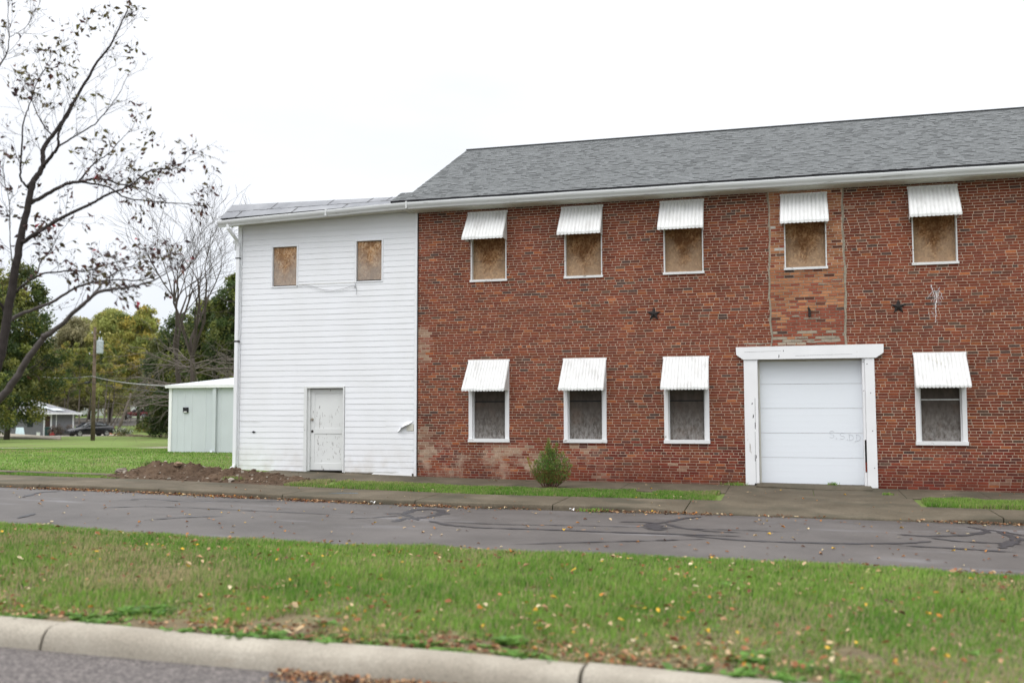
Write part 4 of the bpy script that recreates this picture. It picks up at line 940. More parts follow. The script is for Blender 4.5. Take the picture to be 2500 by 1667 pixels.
leaves('fallen_leaves',x,y,gxv(x)+np.interp(y,[-4.9,-3.35,-1.9,0],[-.095,-.07,-.045,0])+.012+.03*((y>-3.35)&(y<-1.9)),.025+.04*RNG.random(len(x)),'few pale leaves on the pavement in front of the brick wall',[.2,.2,.1,.05,.18,.08,.17,.02,.0],.25)
n=900; x=RNG.uniform(-3.5,-1.6,n); y=-16.62-.03*(x+3)-np.abs(RNG.normal(0,.12,n)); leaves('dead_leaves',x,y,gxv(x)-.195+.03*RNG.random(n),.02+.03*RNG.random(n),'brown leaf crumbs in the near gutter at the bottom of the picture',[.3,.1,.2,.2,.0,.02,.05,.13,.0])
tag(rock(-9.9,-3.7,gx(-9.9)-.07,.02,(.05,.25,.45)),'tiny blue paint mark on the kerb slab','mark') if False else None
bl=MB(); ribbon2=[(-9.05,-4.45),(-8.95,-4.3),(-8.75,-4.2),(-8.55,-4.17)]
for (a,b),(c,d) in zip(ribbon2[:-1],ribbon2[1:]): bl.poly([(a,b-.02,gx(a)+walkz(b)+.004),(c,d-.02,gx(c)+walkz(d)+.004),(c,d+.02,gx(c)+walkz(d)+.004),(a,b+.03,gx(a)+walkz(b)+.004)])
bl.build('blue_paint_mark',plain('blue_paint',(.08,.20,.32),.8),bpy.data.objects['kerb'])
def litter(x,y,z,label):
    mb=MB(); mb.grid(lambda a,b:(x+(a-.5)*.08,y+(b-.5)*.06,z+.02+.02*math.sin(a*5+b*3)),4,3); tag(mb.build('paper_scrap',M['white_metal'],solid=.002),label,'litter')
litter(-7.83,-5.05,gx(-8)-.17,'white paper scrap in the gutter near the blue paint mark'); litter(-3.9,-5.06,gx(-4)-.17,'white paper scrap in the gutter below the green shrub')
# ================================================================== PLANTS
def rv(s=1): return Vector((random.gauss(0,s),random.gauss(0,s),random.gauss(0,s)))
BARK=(.075,.062,.055)
def grow(mb,p,d,L,r,lvl,maxl,tips,seg=5,spread=.6,up=.12,nchild=(3,5),c=BARK,rmin=.006,kink=.14):
    P=[p]; n=max(3,int(4-lvl*.3)); q=p.copy(); dd=d.normalized(); R=[r]
    for i in range(n):
        dd=(dd+rv(kink)+Vector((0,0,up))).normalized(); q=q+dd*(L/n); P.append(q.copy()); R.append(max(rmin*.6,r*(1-.55*(i+1)/n)))
    mb.tube(P,R,max(3,seg-lvl),c,cap=False)
    if lvl>=maxl: tips.append((P[-1],dd,P)); return
    k=random.randint(*nchild)
    for i in range(k):
        t_=random.uniform(.3,1) if i>0 else 1.; idx=min(n-1,int(t_*n)); f_=t_*n-idx; b=P[idx].lerp(P[min(n,idx+1)],min(1,f_)) 
        side=dd.cross(rv()).normalized(); nd=(dd*(1-spread*.5)+side*spread*random.uniform(.7,1.25)).normalized()
        grow(mb,b,nd,L*random.uniform(.55,.8),max(rmin,R[min(idx,n)]*random.uniform(.5,.7)),lvl+1,maxl,tips,seg,spread,up,nchild,c,rmin,kink)
def leafcloud(name,centers,radii,nper,size,cols,mat,parent,flatten=.8,seed=1):
    r=np.random.default_rng(seed); Vs=[];Cs=[]
    for (cx,cy,cz),rad in zip(centers,radii):
        n=max(4,int(nper*r.uniform(.6,1.3))); p=r.normal(0,1,(n,3)); p/=np.linalg.norm(p,axis=1)[:,None]; p*=rad*(.25+r.random(n)**.6*r.uniform(.8,1.5,n))[:,None]; p[:,2]*=flatten; p+=np.array([cx,cy,cz])
        a=r.normal(0,1,(n,3)); a/=np.linalg.norm(a,axis=1)[:,None]; b=np.cross(a,r.normal(0,1,(n,3))); b/=np.linalg.norm(b,axis=1)[:,None]
        s=(size*r.uniform(.6,1.35,n))[:,None]; V=np.stack([p-a*s,p-b*s*.5,p+a*s,p+b*s*.5],1); Vs.append(V.reshape(-1,3))
        base=np.array(cols[r.integers(len(cols))]); C=base*(r.uniform(.75,1.25))*(.75+.5*r.random(n))[:,None]
        k=r.random(n)<.12; C[k]=np.array(cols[r.integers(len(cols))])*.9; Cs.append(C)
    V=np.concatenate(Vs); return npmesh(name,V,np.arange(len(V)).reshape(-1,4),np.concatenate(Cs),mat,parent)
def tree(x,y,z,h,bot,rx,cols,label,group,name='deciduous_tree',dens=1.,leaf=.15,seed=1,trunk_r=.2,ncl=None,taper=.25,limbc=(.09,.075,.065),base0=None):
    random.seed(seed); r=np.random.default_rng(seed)
    root=empty(name,(x,y,z)); tag(root,label,'tree',group)
    ncl=ncl or int(135*(h-bot)*rx/22); cen=[];rad=[]; H=h-bot
    for i in range(ncl):
        t_=r.random()**.9; prof=math.sqrt(max(.05,1-((t_-.36)/.66)**2)); ang=r.random()*2*math.pi; rr=rx*1.2*prof*(r.random()**.5)*(.82+.3*math.sin(ang*3+seed)*math.sin(t_*9+seed*2)+.12*r.random())
        cen.append((math.cos(ang)*rr,math.sin(ang)*rr,bot+H*t_*(.93+.07*math.cos(ang*2+seed)))); rad.append(rx*r.uniform(.12,.26)*(1-.35*t_))
    tb=MB(); pts=[Vector((0,0,-.2))]; q=Vector((0,0,0))
    for i in range(6): q=Vector((q.x+random.gauss(0,.10),q.y+random.gauss(0,.10),h*.80*(i+1)/6)); pts.append(q)
    tb.tube(pts,[trunk_r*(1-.14*i) for i in range(7)],8,limbc)
    for c_ in random.sample(cen,min(len(cen),26)):
        t_=max(.15,min(.95,(c_[2]-rx*.7)/(h*.80))); i=min(5,int(t_*6)); b=pts[i].lerp(pts[i+1],t_*6-i); m=b.lerp(Vector(c_),.5)+Vector((random.gauss(0,.2),random.gauss(0,.2),.15))
        tb.tube([b,m,Vector(c_)],[trunk_r*.34*(1-.5*t_),trunk_r*.2,.02],4,limbc,cap=False)
    tb.build('trunk',M['bark'],root,sm=True,col=True)
    leafcloud('crown',cen,rad,int(62*dens),leaf,cols,M['leaf'],root,.85,seed)
    return root
OL=[(.17,.19,.045),(.22,.22,.05),(.12,.16,.04),(.27,.24,.06)]
DG=[(.06,.09,.028),(.08,.11,.032),(.045,.07,.022),(.12,.13,.038)]
YG=[(.40,.39,.13),(.33,.35,.11),(.45,.41,.14),(.25,.27,.08)]
GB=[(.27,.245,.13),(.22,.21,.11),(.31,.28,.16),(.17,.16,.08)]
YO=[(.33,.31,.08),(.25,.27,.07),(.38,.30,.07),(.17,.20,.055)]
BG='trees behind the houses and the far road'
TT=[('A',-62.2,44.9,-.61,14.7,1.8,3.6,DG+OL[:2],'tall olive green tree at the left edge of the photo, behind the leaning branches'),
('B',-66.4,47.8,-.67,8.9,2.7,3.5,DG,'dark green bushy tree in front of the grey house'),
('C',-104.2,103.9,.10,15.6,2.7,5.2,GB,'thin grey-olive tree left of the utility pole'),
('D',-98.9,105.4,.10,17.2,3.0,4.8,YG,'tallest pale yellow-green tree just right of the utility pole'),
('E',-118.9,125.8,.42,17.8,2.9,5.4,YG[:2]+GB[:1],'pale yellow tree far behind the utility pole'),
('F',-80.9,87.6,-.55,15.9,4.4,3.7,YO,'yellow and green tree above the maroon car'),
('G',-59.0,65.4,-.80,12.2,.6,3.0,DG+OL[:1],'dark green tree right of the maroon car'),
('H',-54.4,57.6,-.71,11.3,.4,3.5,DG,'dark evergreen-looking tree above the left end of the shed'),
('I',-49.9,54.7,-.67,12.4,.5,3.2,DG+OL[:2],'dark green tree behind the shed roof'),
('J',-45.4,51.6,-.63,13.9,.5,2.9,DG+OL[:1],'tall dark tree beside the white building corner'),
('K',-47.1,57.5,-.69,14.2,.8,2.7,DG,'dark tree mostly hidden behind the white building'),
('L',-55.1,34.4,-.48,11.5,.8,2.7,DG+OL[:2],'olive tree partly cut off by the left edge of the photo'),
('M',-109.4,123.3,.36,15.3,3.5,4.2,YO,'yellow-orange tree beyond the far road'),
('N',-131.5,132.7,.55,14.0,5.9,4.6,YG+GB,'pale tree behind the roof of the grey house'),
('O',-92.7,80.6,-.6,12.0,2.4,3.6,OL+YO[2:3],'green tree with orange leaves behind the grey house')]
for i,(k,x,y,z,h,b,rx,cols,lab) in enumerate(TT):
    tree(x,y,z-.1,h,b,rx,cols,lab,BG,dens=2.3,leaf=.05+.00085*math.hypot(x,y+D),seed=100+i,trunk_r=.24)
SL=[(-87.9,82.5,-.63,10.3,'slim young tree, first left of the utility pole above the house roof'),(-92.3,88.5,-.43,11.7,'slim tree with two leaning stems behind the house eave'),(-82.7,78.7,-.78,10.1,'slim grey tree beside the house corner'),(-87.4,85.7,-.55,10.9,'slim tree just left of the pole transformer'),(-78.5,77.8,-.84,10.5,'slim tree just right of the utility pole'),(-82.7,83.9,-.63,10.3,'slim twin of the tree right of the utility pole'),(-80.2,81.5,-.72,11.2,'slim tree in front of the far road, over the black car'),(-73.2,80.4,-.84,11.6,'slim tree with a pale trunk at the right end of the far road'),(-90.8,92.1,-.34,10.6,'slim tree on the bank of the far road')]
for i,(x,y,z,h,lab) in enumerate(SL):
    tree(x,y,z-.05,h,4.2+(i%3)*.7,1.9,[OL,YO,DG+OL][i%3],lab,'slim young trees before the far road','slim_tree',dens=1.5,leaf=.12,seed=300+i,trunk_r=.11,ncl=40,limbc=(.13,.11,.095))
# distant woodland closing the view
r=np.random.default_rng(5); cen=[];rad=[]
for i in range(620):
    w_=r.uniform(225,300); a=math.radians(r.uniform(-50,-22)); x=math.sin(a)*w_; y=math.cos(a)*w_-D; cen.append((x,y,bgz(x,y)+r.uniform(.5,9))); rad.append(r.uniform(1.8,3.6))
tag(leafcloud('distant_wood',cen,rad,46,.75,GB+OL+DG[:1],M['leaf'],None,.9,9),'distant autumn woodland closing the view beyond the far road','woodland',kind='stuff')
cen=[];rad=[]
for i in range(260):
    w_=r.uniform(118,134); px=r.uniform(-44.5,-33.6); a=math.radians(px); x=math.sin(a)*w_; y=math.cos(a)*w_-D
    if px<-35.9: continue
    cen.append((x,y,bgz(x,y)+r.uniform(.1,1.3))); rad.append(r.uniform(.5,.9))
tag(leafcloud('underbrush',cen,rad,60,.22,OL+DG+YO[:1],M['leaf'],None,.7,19),'low tangled underbrush on the bank right of the black car','underbrush',kind='stuff')
cen=[];rad=[]
for i in range(70):
    t_=r.random(); cen.append((-71.2+r.normal(0,1.9),43.2+r.normal(0,1.4),-.7+t_*2.3)); rad.append(r.uniform(.35,.6))
tag(leafcloud('bushes',cen,rad,110,.12,DG+OL[:2],M['leaf'],None,.8,29),'dark bushes under the trees at the left edge, in front of the grey house','bushes',kind='stuff')
# two leafless trees behind the shed --------------------------------
def bare(x,y,z,h,seed,label,lean=(0,0),name='bare_tree',r0=.26,c=(.062,.050,.043),forks=3):
    random.seed(seed); root=empty(name,(x,y,z)); tag(root,label,'tree','leafless trees behind the shed')
    tb=MB(); pts=[Vector((0,0,-.3))]; q=Vector((0,0,0)); n=5
    for i in range(n): q=Vector((q.x+lean[0]/n+random.gauss(0,.05),q.y+lean[1]/n+random.gauss(0,.05),h*.38*(i+1)/n)); pts.append(q)
    tb.tube(pts,[r0*(1-.10*i) for i in range(n+1)],8,c); tb.build('trunk',M['bark'],root,sm=True,col=True)
    cb=MB(); tips=[]
    for k in range(forks):
        a=k*2*math.pi/forks+random.uniform(0,1); grow(cb,pts[-1],Vector((math.cos(a)*.33,math.sin(a)*.33,1)),h*.33,r0*.42,0,4,tips,6,.40,.06,(2,4),c,.010,.15)
    for k in range(17):                                   # drooping lower branches
        i=random.randint(2,n-1); b=pts[i].lerp(pts[i+1],random.random()); a=random.uniform(0,6.28); grow(cb,b,Vector((math.cos(a),math.sin(a),.35)),h*.20,r0*.20,1,3,tips,5,.55,-.08,(3,4),(.12,.102,.088),.010,.18)
    cb.build('crown',M['bark'],root,sm=True,col=True); return root
bare(-36.6,31.5,-.5,14.0,41,'leafless tree with a straight trunk above the left end of the shed',(-.5,0))
bare(-33.4,28.0,-.5,13.8,42,'leafless tree with spreading forked limbs beside the white building',(-.3,0),forks=4)
bare(-33.6,35.6,-.5,13.6,47,'leafless tree half hidden behind the white building',(.4,0))
# evergreen-like shrub at the wall ----------------------------------
random.seed(5); sh=empty('evergreen_shrub',(-5.15,-1.65,gx(-5.15)-.05)); tag(sh,'small green shrub with upright plumes in front of the brick wall','shrub')
st=MB(); cen=[];Vs=[];Cs=[]; rr=np.random.default_rng(3)
plumes=[(0,0,1.10,.09),(-.03,.02,.98,.13),(.08,.0,.86,.14),(-.14,.0,.80,.15),(.26,.02,.80,.13),(-.06,-.08,.70,.17),(.36,0,.66,.14),(-.26,.03,.60,.13),(.18,-.08,.62,.16),(-.42,.0,.66,.06),(.42,.05,.52,.12),(.05,-.12,.5,.2),(-.18,-.1,.48,.17),(.3,-.1,.42,.17),(0,.12,.85,.16),(.14,.08,.98,.08),(-.33,.0,.40,.12),(.40,-.02,.33,.12),(.1,0,.35,.25),(-.1,0,.3,.22)]
for px,py,h,w_ in plumes:
    px*=1.15; w_*=1.05
    st.tube([(px*.25,py*.25,0),(px*.7,py*.7,h*.45),(px,py,h*.92)],[.014,.009,.003],4,(.12,.07,.05),cap=False)
    n=int(560*w_/.13*h); t_=rr.random(n)**.8; cx=px*(.3+.7*t_**.7); z=.10+(h-.10)*t_; rad=w_*np.sin(np.pi*np.clip(.22+.76*t_,0,1))**.6; an=rr.random(n)*6.283; rd=rad*rr.random(n)**.5
    P=np.stack([cx+np.cos(an)*rd,py*t_+np.sin(an)*rd,z],1); d=np.stack([np.cos(an)*.5,np.sin(an)*.5,np.ones(n)],1)+rr.normal(0,.25,(n,3)); d/=np.linalg.norm(d,axis=1)[:,None]; b=np.cross(d,rr.normal(0,1,(n,3))); b/=np.linalg.norm(b,axis=1)[:,None]
    s=(.020+.022*rr.random(n))[:,None]; Vs.append(np.stack([P-d*s*.4,P-b*s*.20,P+d*s,P+b*s*.20],1).reshape(-1,3))
    c=np.array([.13,.235,.05])*(.65+.6*rr.random(n))[:,None]; k=t_>.88; c[k]=np.array([.20,.28,.06]); k=(rr.random(n)<.10)|((z<.4)&(rr.random(n)<.35)); c[k]=np.array([.22,.11,.045])
    if px<-.4: c[t_>.5]=np.array([.30,.26,.04])
    Cs.append(c)
st.build('stem',M['bark'],sh,sm=True,col=True)
V=np.concatenate(Vs); npmesh('foliage',V,np.arange(len(V)).reshape(-1,4),np.concatenate(Cs),M['leaf'],sh)
# the foreground tree at the left ------------------------------------
random.seed(12)
LIMBS=[
  (0.15,0.068,[(-9.98,-13.21,-0.04),(-9.94,-13.2,0.38),(-9.84,-13.19,1.01),(-9.69,-13.15,1.43),(-9.47,-13.09,1.83),(-9.32,-13.04,2.17),(-9.25,-13.02,2.52),(-9.19,-13.01,2.97),(-9.12,-13.0,3.45),(-9.06,-12.98,3.83),(-9.0,-12.96,4.21),(-8.96,-12.94,4.46)]),
  (0.064,0.008,[(-9.01,-12.95,4.37),(-8.96,-12.9,4.51),(-8.91,-12.85,4.66),(-8.93,-12.83,4.86),(-8.91,-12.79,4.97),(-8.86,-12.73,5.1),(-8.78,-12.68,5.27),(-8.67,-12.62,5.52),(-8.52,-12.56,5.83),(-8.43,-12.51,6.05),(-8.32,-12.44,6.24),(-8.23,-12.39,6.48),(-8.15,-12.34,6.71),(-8.12,-12.3,6.91),(-8.1,-12.27,7.09)]),
  (0.04,0.012,[(-8.84,-12.92,4.64),(-8.71,-12.93,4.76),(-8.61,-12.94,4.86),(-8.58,-12.98,4.99),(-8.51,-13.0,5.11),(-8.41,-13.01,5.22),(-8.31,-13.03,5.37)]),
  (0.022,0.004,[(-8.59,-12.97,4.85),(-8.33,-12.99,4.95),(-8.05,-13.0,5.08),(-7.85,-13.04,5.21),(-7.65,-13.08,5.39),(-7.49,-13.13,5.61)]),
  (0.045,0.006,[(-9.02,-12.94,4.17),(-8.87,-12.81,4.31),(-8.7,-12.68,4.45),(-8.57,-12.55,4.51),(-8.48,-12.44,4.56),(-8.39,-12.32,4.57),(-8.29,-12.2,4.54),(-8.21,-12.08,4.53),(-8.13,-11.96,4.51),(-7.99,-11.82,4.43),(-7.89,-11.7,4.42)]),
  (0.024,0.004,[(-8.6,-12.53,4.51),(-8.35,-12.33,4.47),(-8.21,-12.17,4.36),(-7.98,-11.98,4.34),(-7.61,-11.75,4.33),(-7.46,-11.59,4.33),(-7.42,-11.46,4.41)]),
  (0.05,0.005,[(-9.04,-13.01,3.68),(-8.8,-13.0,3.8),(-8.62,-13.0,3.89),(-8.49,-13.02,3.94),(-8.24,-13.0,4.04),(-8.04,-13.0,4.11),(-7.85,-13.0,4.2),(-7.67,-13.0,4.25),(-7.52,-13.01,4.29),(-7.32,-13.01,4.42),(-7.15,-13.02,4.46),(-6.94,-13.01,4.45),(-6.79,-13.02,4.51),(-6.68,-13.04,4.6)]),
  (0.022,0.005,[(-8.63,-12.54,4.51),(-8.59,-12.45,4.66),(-8.51,-12.36,4.81),(-8.42,-12.26,4.93),(-8.31,-12.16,5.13),(-8.2,-12.06,5.32)]),
  (0.026,0.006,[(-9.01,-12.94,4.35),(-9.07,-13.01,4.45),(-9.06,-13.05,4.58),(-9.0,-13.1,4.92),(-8.96,-13.14,5.1),(-8.87,-13.17,5.28),(-8.79,-13.2,5.44),(-8.84,-13.26,5.57),(-8.9,-13.33,5.68)]),
  (0.018,0.005,[(-8.8,-12.83,5.05),(-8.9,-12.83,5.14),(-9.02,-12.84,5.32),(-9.1,-12.85,5.51),(-9.08,-12.82,5.72),(-8.98,-12.78,5.93),(-8.91,-12.73,6.14)]),
  (0.1,0.066,[(-9.8,-13.23,1.01),(-9.5,-13.24,1.41),(-9.09,-13.22,1.77),(-8.86,-13.23,2.01),(-8.66,-13.26,2.26),(-8.4,-13.26,2.53)]),
  (0.064,0.008,[(-8.45,-13.28,2.49),(-8.22,-13.3,2.59),(-8.0,-13.33,2.75),(-7.8,-13.37,2.87),(-7.61,-13.4,2.97),(-7.39,-13.42,3.0),(-7.18,-13.45,3.01),(-6.89,-13.45,3.06),(-6.69,-13.48,3.13),(-6.52,-13.52,3.2)]),
  (0.03,0.005,[(-7.87,-13.35,2.82),(-7.81,-13.18,3.02),(-7.83,-13.03,3.15),(-7.8,-12.86,3.28),(-7.67,-12.67,3.39),(-7.51,-12.46,3.48)]),
  (0.045,0.006,[(-9.3,-12.91,2.72),(-9.23,-12.81,2.81),(-9.09,-12.7,2.89),(-8.9,-12.57,3.01),(-8.73,-12.46,3.16),(-8.52,-12.32,3.26),(-8.3,-12.18,3.3),(-8.07,-12.04,3.3),(-7.92,-11.92,3.36),(-7.75,-11.8,3.49)]),
  (0.028,0.005,[(-9.24,-12.91,3.06),(-9.16,-12.83,3.18),(-9.01,-12.72,3.32),(-8.82,-12.6,3.37),(-8.53,-12.44,3.39),(-8.36,-12.33,3.47),(-8.13,-12.19,3.55),(-7.95,-12.07,3.58)]),
  (0.014,0.004,[(-9.01,-12.77,3.32),(-8.99,-12.72,3.51),(-8.91,-12.66,3.65),(-8.83,-12.6,3.87),(-8.73,-12.53,4.04)]),
  (0.035,0.01,[(-9.3,-12.91,2.72),(-9.27,-13.04,2.89),(-9.28,-13.19,3.05),(-9.29,-13.34,3.36),(-9.22,-13.48,3.73)]),
  (0.012,0.004,[(-9.1,-13.12,3.56),(-9.07,-13.2,4.12),(-9.06,-13.27,4.3),(-9.06,-13.33,4.48),(-8.98,-13.38,4.74)]),
  (0.02,0.005,[(-9.52,-13.18,5.53),(-9.38,-13.1,5.9),(-9.33,-13.04,6.09),(-9.35,-13.0,6.33),(-9.4,-12.97,6.63),(-9.42,-12.94,6.93)]),
  (0.008,0.003,[(-9.36,-12.98,6.3),(-9.28,-12.89,6.4),(-9.21,-12.81,6.54),(-9.19,-12.75,6.75)]),
]
ft=empty('ornamental_pear_tree',(-9.98,-13.21,-.1),world=True); tag(ft,'nearly bare dark-barked tree with drooping reddish leaves at the left edge','tree')
tk=MB(); br=MB(); tw=MB(); LV=[];LCc=[]
DK=(.040,.033,.031); LT=(.12,.105,.10)
def catmull(P,k=4):
    P=[Vector(p) for p in P]; o=[]
    for i in range(len(P)-1):
        p0,p1,p2,p3=P[max(0,i-1)],P[i],P[i+1],P[min(len(P)-1,i+2)]
        for s in range(k):
            t_=s/k; o.append(.5*((2*p1)+(p2-p0)*t_+(2*p0-5*p1+4*p2-p3)*t_*t_+(3*p1-p0-3*p2+p3)*t_**3))
    return o+[P[-1]]
def pleaf(p,d,s,c):
    """folded, drooping leaf: two halves with a bent midrib"""
    d=(d+Vector((0,0,-.8))+rv(.35)).normalized(); b=d.cross(rv()).normalized(); n=d.cross(b)
    a0=p+d*s*.12; m=p+d*s*.5+n*s*.10; e=p+d*s*1.0-n*s*.16; w_=s*random.uniform(.15,.27); f_=random.uniform(.1,.6)*w_
    l=m+b*w_+n*f_; r_=m-b*w_+n*f_; l2=p+d*s*.75+b*w_*.6+n*f_*.4-n*s*.02; r2=p+d*s*.75-b*w_*.6+n*f_*.4-n*s*.02
    LV.extend([a0,m,l2,l]); LV.extend([a0,r_,r2,m]); LV.extend([m,e,e,l2]) if False else None
    LV.extend([m,e,l2,(m+l2)/2]); LV.extend([m,(m+r2)/2,r2,e])
    for _ in range(4): LCc.append(c)
PL=[(.075,.030,.028),(.055,.030,.026),(.10,.040,.028),(.075,.06,.025),(.045,.026,.028),(.09,.07,.028)]
def leafpick(pos):
    c=random.choice(PL)
    if random.random()<.014: c=(.32,.025,.04) if pos.z<4.6 else c
    if pos.z>4.6 and random.random()<.5: c=random.choice([(.11,.10,.03),(.10,.075,.03)])
    g=random.uniform(.7,1.3); return tuple(v*g for v in c)
def twig(p,d,L,r,lvl,dens):
    n=5; P=[p]; q=p.copy(); dd=d.normalized()
    for i in range(n): dd=(dd+rv(.16)+Vector((0,0,.05))).normalized(); q=q+dd*(L/n); P.append(q.copy())
    tw.tube(P,[r*(1-.7*i/n) for i in range(n+1)],3,DK if random.random()<.6 else (.055,.042,.040),cap=False)
    for i in range(n):                                     # short spurs
        if random.random()<.5: a=P[i].lerp(P[i+1],random.random()); tw.tube([a,a+(rv(1).normalized()*.5+dd*.5)*random.uniform(.015,.04)],[.0025,.0015],3,DK,cap=False)
    if lvl<2:
        for k in range(random.randint(1,3)):
            i=random.randint(1,n-1); s=dd.cross(rv()).normalized(); twig(P[i],(dd*.75+s*.65),L*random.uniform(.4,.7),r*.65,lvl+1,dens)
    if random.random()<dens:
        for k in range(random.choice([1,1,2,3])):
            i=random.randint(2,n); a=P[i]+rv(.012); pleaf(a,dd,random.uniform(.06,.112),leafpick(a))
LIMBS[17]=(LIMBS[17][0],LIMBS[17][1],[(-9.13,-13.0,3.35)]+LIMBS[17][2])
LIMBS=[(a*(.56 if i in (0,10,11) else .60),max(.0022,b*.5),p) for i,(a,b,p) in enumerate(LIMBS)]
for li,(r0,r1,pts) in enumerate(LIMBS):
    P=catmull(pts,5); n=len(P); R=[r0+(r1-r0)*(i/(n-1))**.8 for i in range(n)]
    if r0>.05: P=[P[0]-Vector((0,0,.3))]+P if li==0 else P; R=[R[0]*1.1]+R if li==0 else R; n=len(P)
    P=[p+rv(.0035) for p in P]
    light=li in (10,11,12,13); c=tuple(a*.5+b*.5 for a,b in zip(DK,LT)) if light else DK
    mb=tk if r0>.05 else MB()
    mb.tube(P,R,10 if r0>.04 else 6,c)
    if r0>.05: continue
    mb.build('limb',M['bark'],ft,sm=True,col=True)
tk.build('trunk',M['bark'],ft,sm=True,col=True)
for li,(r0,r1,pts) in enumerate(LIMBS):
    P=catmull(pts,5); n=len(P); L=sum((P[i+1]-P[i]).length for i in range(n-1))
    m=int(L*(5 if r0>.05 else 8.5 if r0>.012 else 10))
    if li==0: m=6
    if li==10: m=2
    for k in range(m):
        t_=random.uniform(.12,1)**.85 if r0<.05 else random.uniform(.6,1); i=min(n-2,int(t_*(n-1))); p=P[i].lerp(P[i+1],random.random()); d=(P[i+1]-P[i]).normalized(); s=d.cross(rv()).normalized()
        nd=d*.65+s*.8+Vector((0,0,.25)); dens=.28 if p.z>4.55 else .60
        if p.z<3.3 and p.x<-8.3: dens=.3
        twig(p,nd,random.uniform(.22,.62)*(1.15-.4*t_),.0042-.0016*t_,0,dens)
# clusters of bigger leaves seen on the upper left and in the middle
def cluster(c_,r_,n,s=.10):
    for i in range(n): p=Vector(c_)+Vector((random.gauss(0,r_),random.gauss(0,r_),random.gauss(0,r_*1.1))); tw.tube([p,p+rv(.03)+Vector((0,0,.05))],[.002,.0015],3,DK,cap=False); pleaf(p,rv(),random.uniform(.6,1.15)*s,leafpick(p))
for c_,r_,n in (((-8.88,-13.3,5.62),.12,34),((-8.72,-12.9,5.78),.10,22),((-8.62,-12.8,6.25),.09,22),((-8.35,-12.7,6.55),.09,20),((-8.5,-12.75,6.4),.08,12),((-8.2,-12.6,6.62),.06,12),((-8.0,-12.9,4.95),.07,14),((-7.7,-12.4,5.05),.07,16),((-7.75,-12.6,5.3),.06,10),((-8.02,-12.3,6.3),.05,8),((-8.6,-12.9,6.0),.06,9)): cluster(c_,r_,n)
tw.build('twigs',M['bark'],ft,col=True)
npmesh('leaves',np.array([tuple(v) for v in LV]),np.arange(len(LV)).reshape(-1,4),np.array(LCc),attrmat('pear_leaf',.55,.30,.2,30,.3),ft)
# ================================================================== BACKGROUND THINGS
shd=empty('metal_shed',(-20,10,.05),world=True); tag(shd,'pale blue-grey metal shed with white trim on the lawn behind the white building','shed')
sx0,sx1,sy0,sy1=-22.42,-12.0,9.5,16.0; zg,ze=-.05,2.56
b=MB(); NR=int((sx1-sx0)/.045)
def sw(a,v):
    x=sx0+(sx1-sx0)*a; ph=(x-sx0)/.305; return (x,sy0-(.018 if (ph%1)<.12 else 0),zg+(ze-zg)*v)
b.grid(sw,NR,1); b.box(sx0,sx0+.02,sy0+.01,sy1,zg,ze); b.box(sx1-.02,sx1,sy0+.01,sy1,zg,ze); b.box(sx0,sx1,sy1,sy1+.02,zg,ze)
b.poly([(sx0,sy0,ze),(sx0,sy1,ze),(sx0,(sy0+sy1)/2+1.45,ze+.42)])
b.build('wall',M['shed_wall'],shd)
b=MB(); ry=14.2; rzz=3.05; lz=2.60
b.poly([(sx0-.12,sy0-.12,lz),(sx1,sy0-.12,lz),(sx1,ry,rzz),(sx0-.12,ry,rzz)]); b.poly([(sx0-.12,ry,rzz),(sx1,ry,rzz),(sx1,sy1+2,lz),(sx0-.12,sy1+2,lz)])
x=sx0-.1
while x<sx1: b.tube([(x,sy0-.12,lz+.008),(x,ry,rzz+.008)],.012,4); x+=.3
b.box(-19.95,-19.4,10.4,10.7,2.68,2.71)
b.build('roof',M['shed_roof'],shd)
b=MB(); b.box(sx0-.13,sx1,sy0-.15,sy0-.03,lz-.085,lz+.0); b.box(sx0-.13,sx1,sy0-.155,sy0-.15,lz-.01,lz+.02); b.build('eave_trim',M['white_metal'],shd)
b=MB(); b.box(sx0-.03,sx0+.09,sy0-.035,sy0+.06,zg,ze-.05); b.build('corner_trim',M['white_metal'],shd)
b=MB(); b.box(-20.56,-20.42,sy0-.10,sy0-.02,.12,2.5); b.obox((-20.49,sy0-.15,.14),(1,0,0),(0,1,-.5),(0,.5,1),.06,.10,.04); b.build('downspout',M['shed_wall'],shd)
b=MB(); b.box(-21.83,-21.62,sy0-.05,sy0-.003,1.60,1.79); vb=b.build('vent_hood',M['dark'],shd); b=MB(); b.box(-21.79,-21.66,sy0-.07,sy0-.05,1.61,1.64); b.build('vent_lip',M['white_metal'],vb)
# utility pole
up=empty('utility_pole',(-52.1,42.7,-.6)); tag(up,'weathered wooden utility pole with a grey transformer','utility pole')
b=MB(); b.tube([(0,0,-.3),(.05,-.1,4),(.32,-.5,8.8)],[.165,.14,.10],10); b.build('pole',M['pole_wood'],up,sm=True)
b=MB(); b.lathe((.62,-.25,6.75),[(.05,-.03),(.24,0),(.26,.08),(.26,.95),(.24,1.02),(.05,1.06)],16); tr_=b.build('transformer',M['galv'],up,sm=False)
b=MB(); 
for dx in (-.1,.12): b.lathe((.62+dx,-.25,7.8),[(.035,0),(.06,.05),(.03,.1),(.06,.15),(.02,.24)],8)
b.build('bushing',M['galv'],tr_)
b=MB(); b.box(-.22,.55,-.36,-.28,6.62,6.69); b.box(-.02,.7,-.5,-.42,8.25,8.31); b.box(-.15,.25,-.35,-.27,6.0,6.06); b.build('bracket',M['pole_wood'],up)
b=MB()
for x,z in ((-.2,6.69),(.72,8.31),(.0,8.31)): b.lathe((x,-.4,z),[(.03,0),(.06,.04),(.03,.08),(.055,.12),(.01,.17)],8)
b.build('insulator',M['galv'],up)
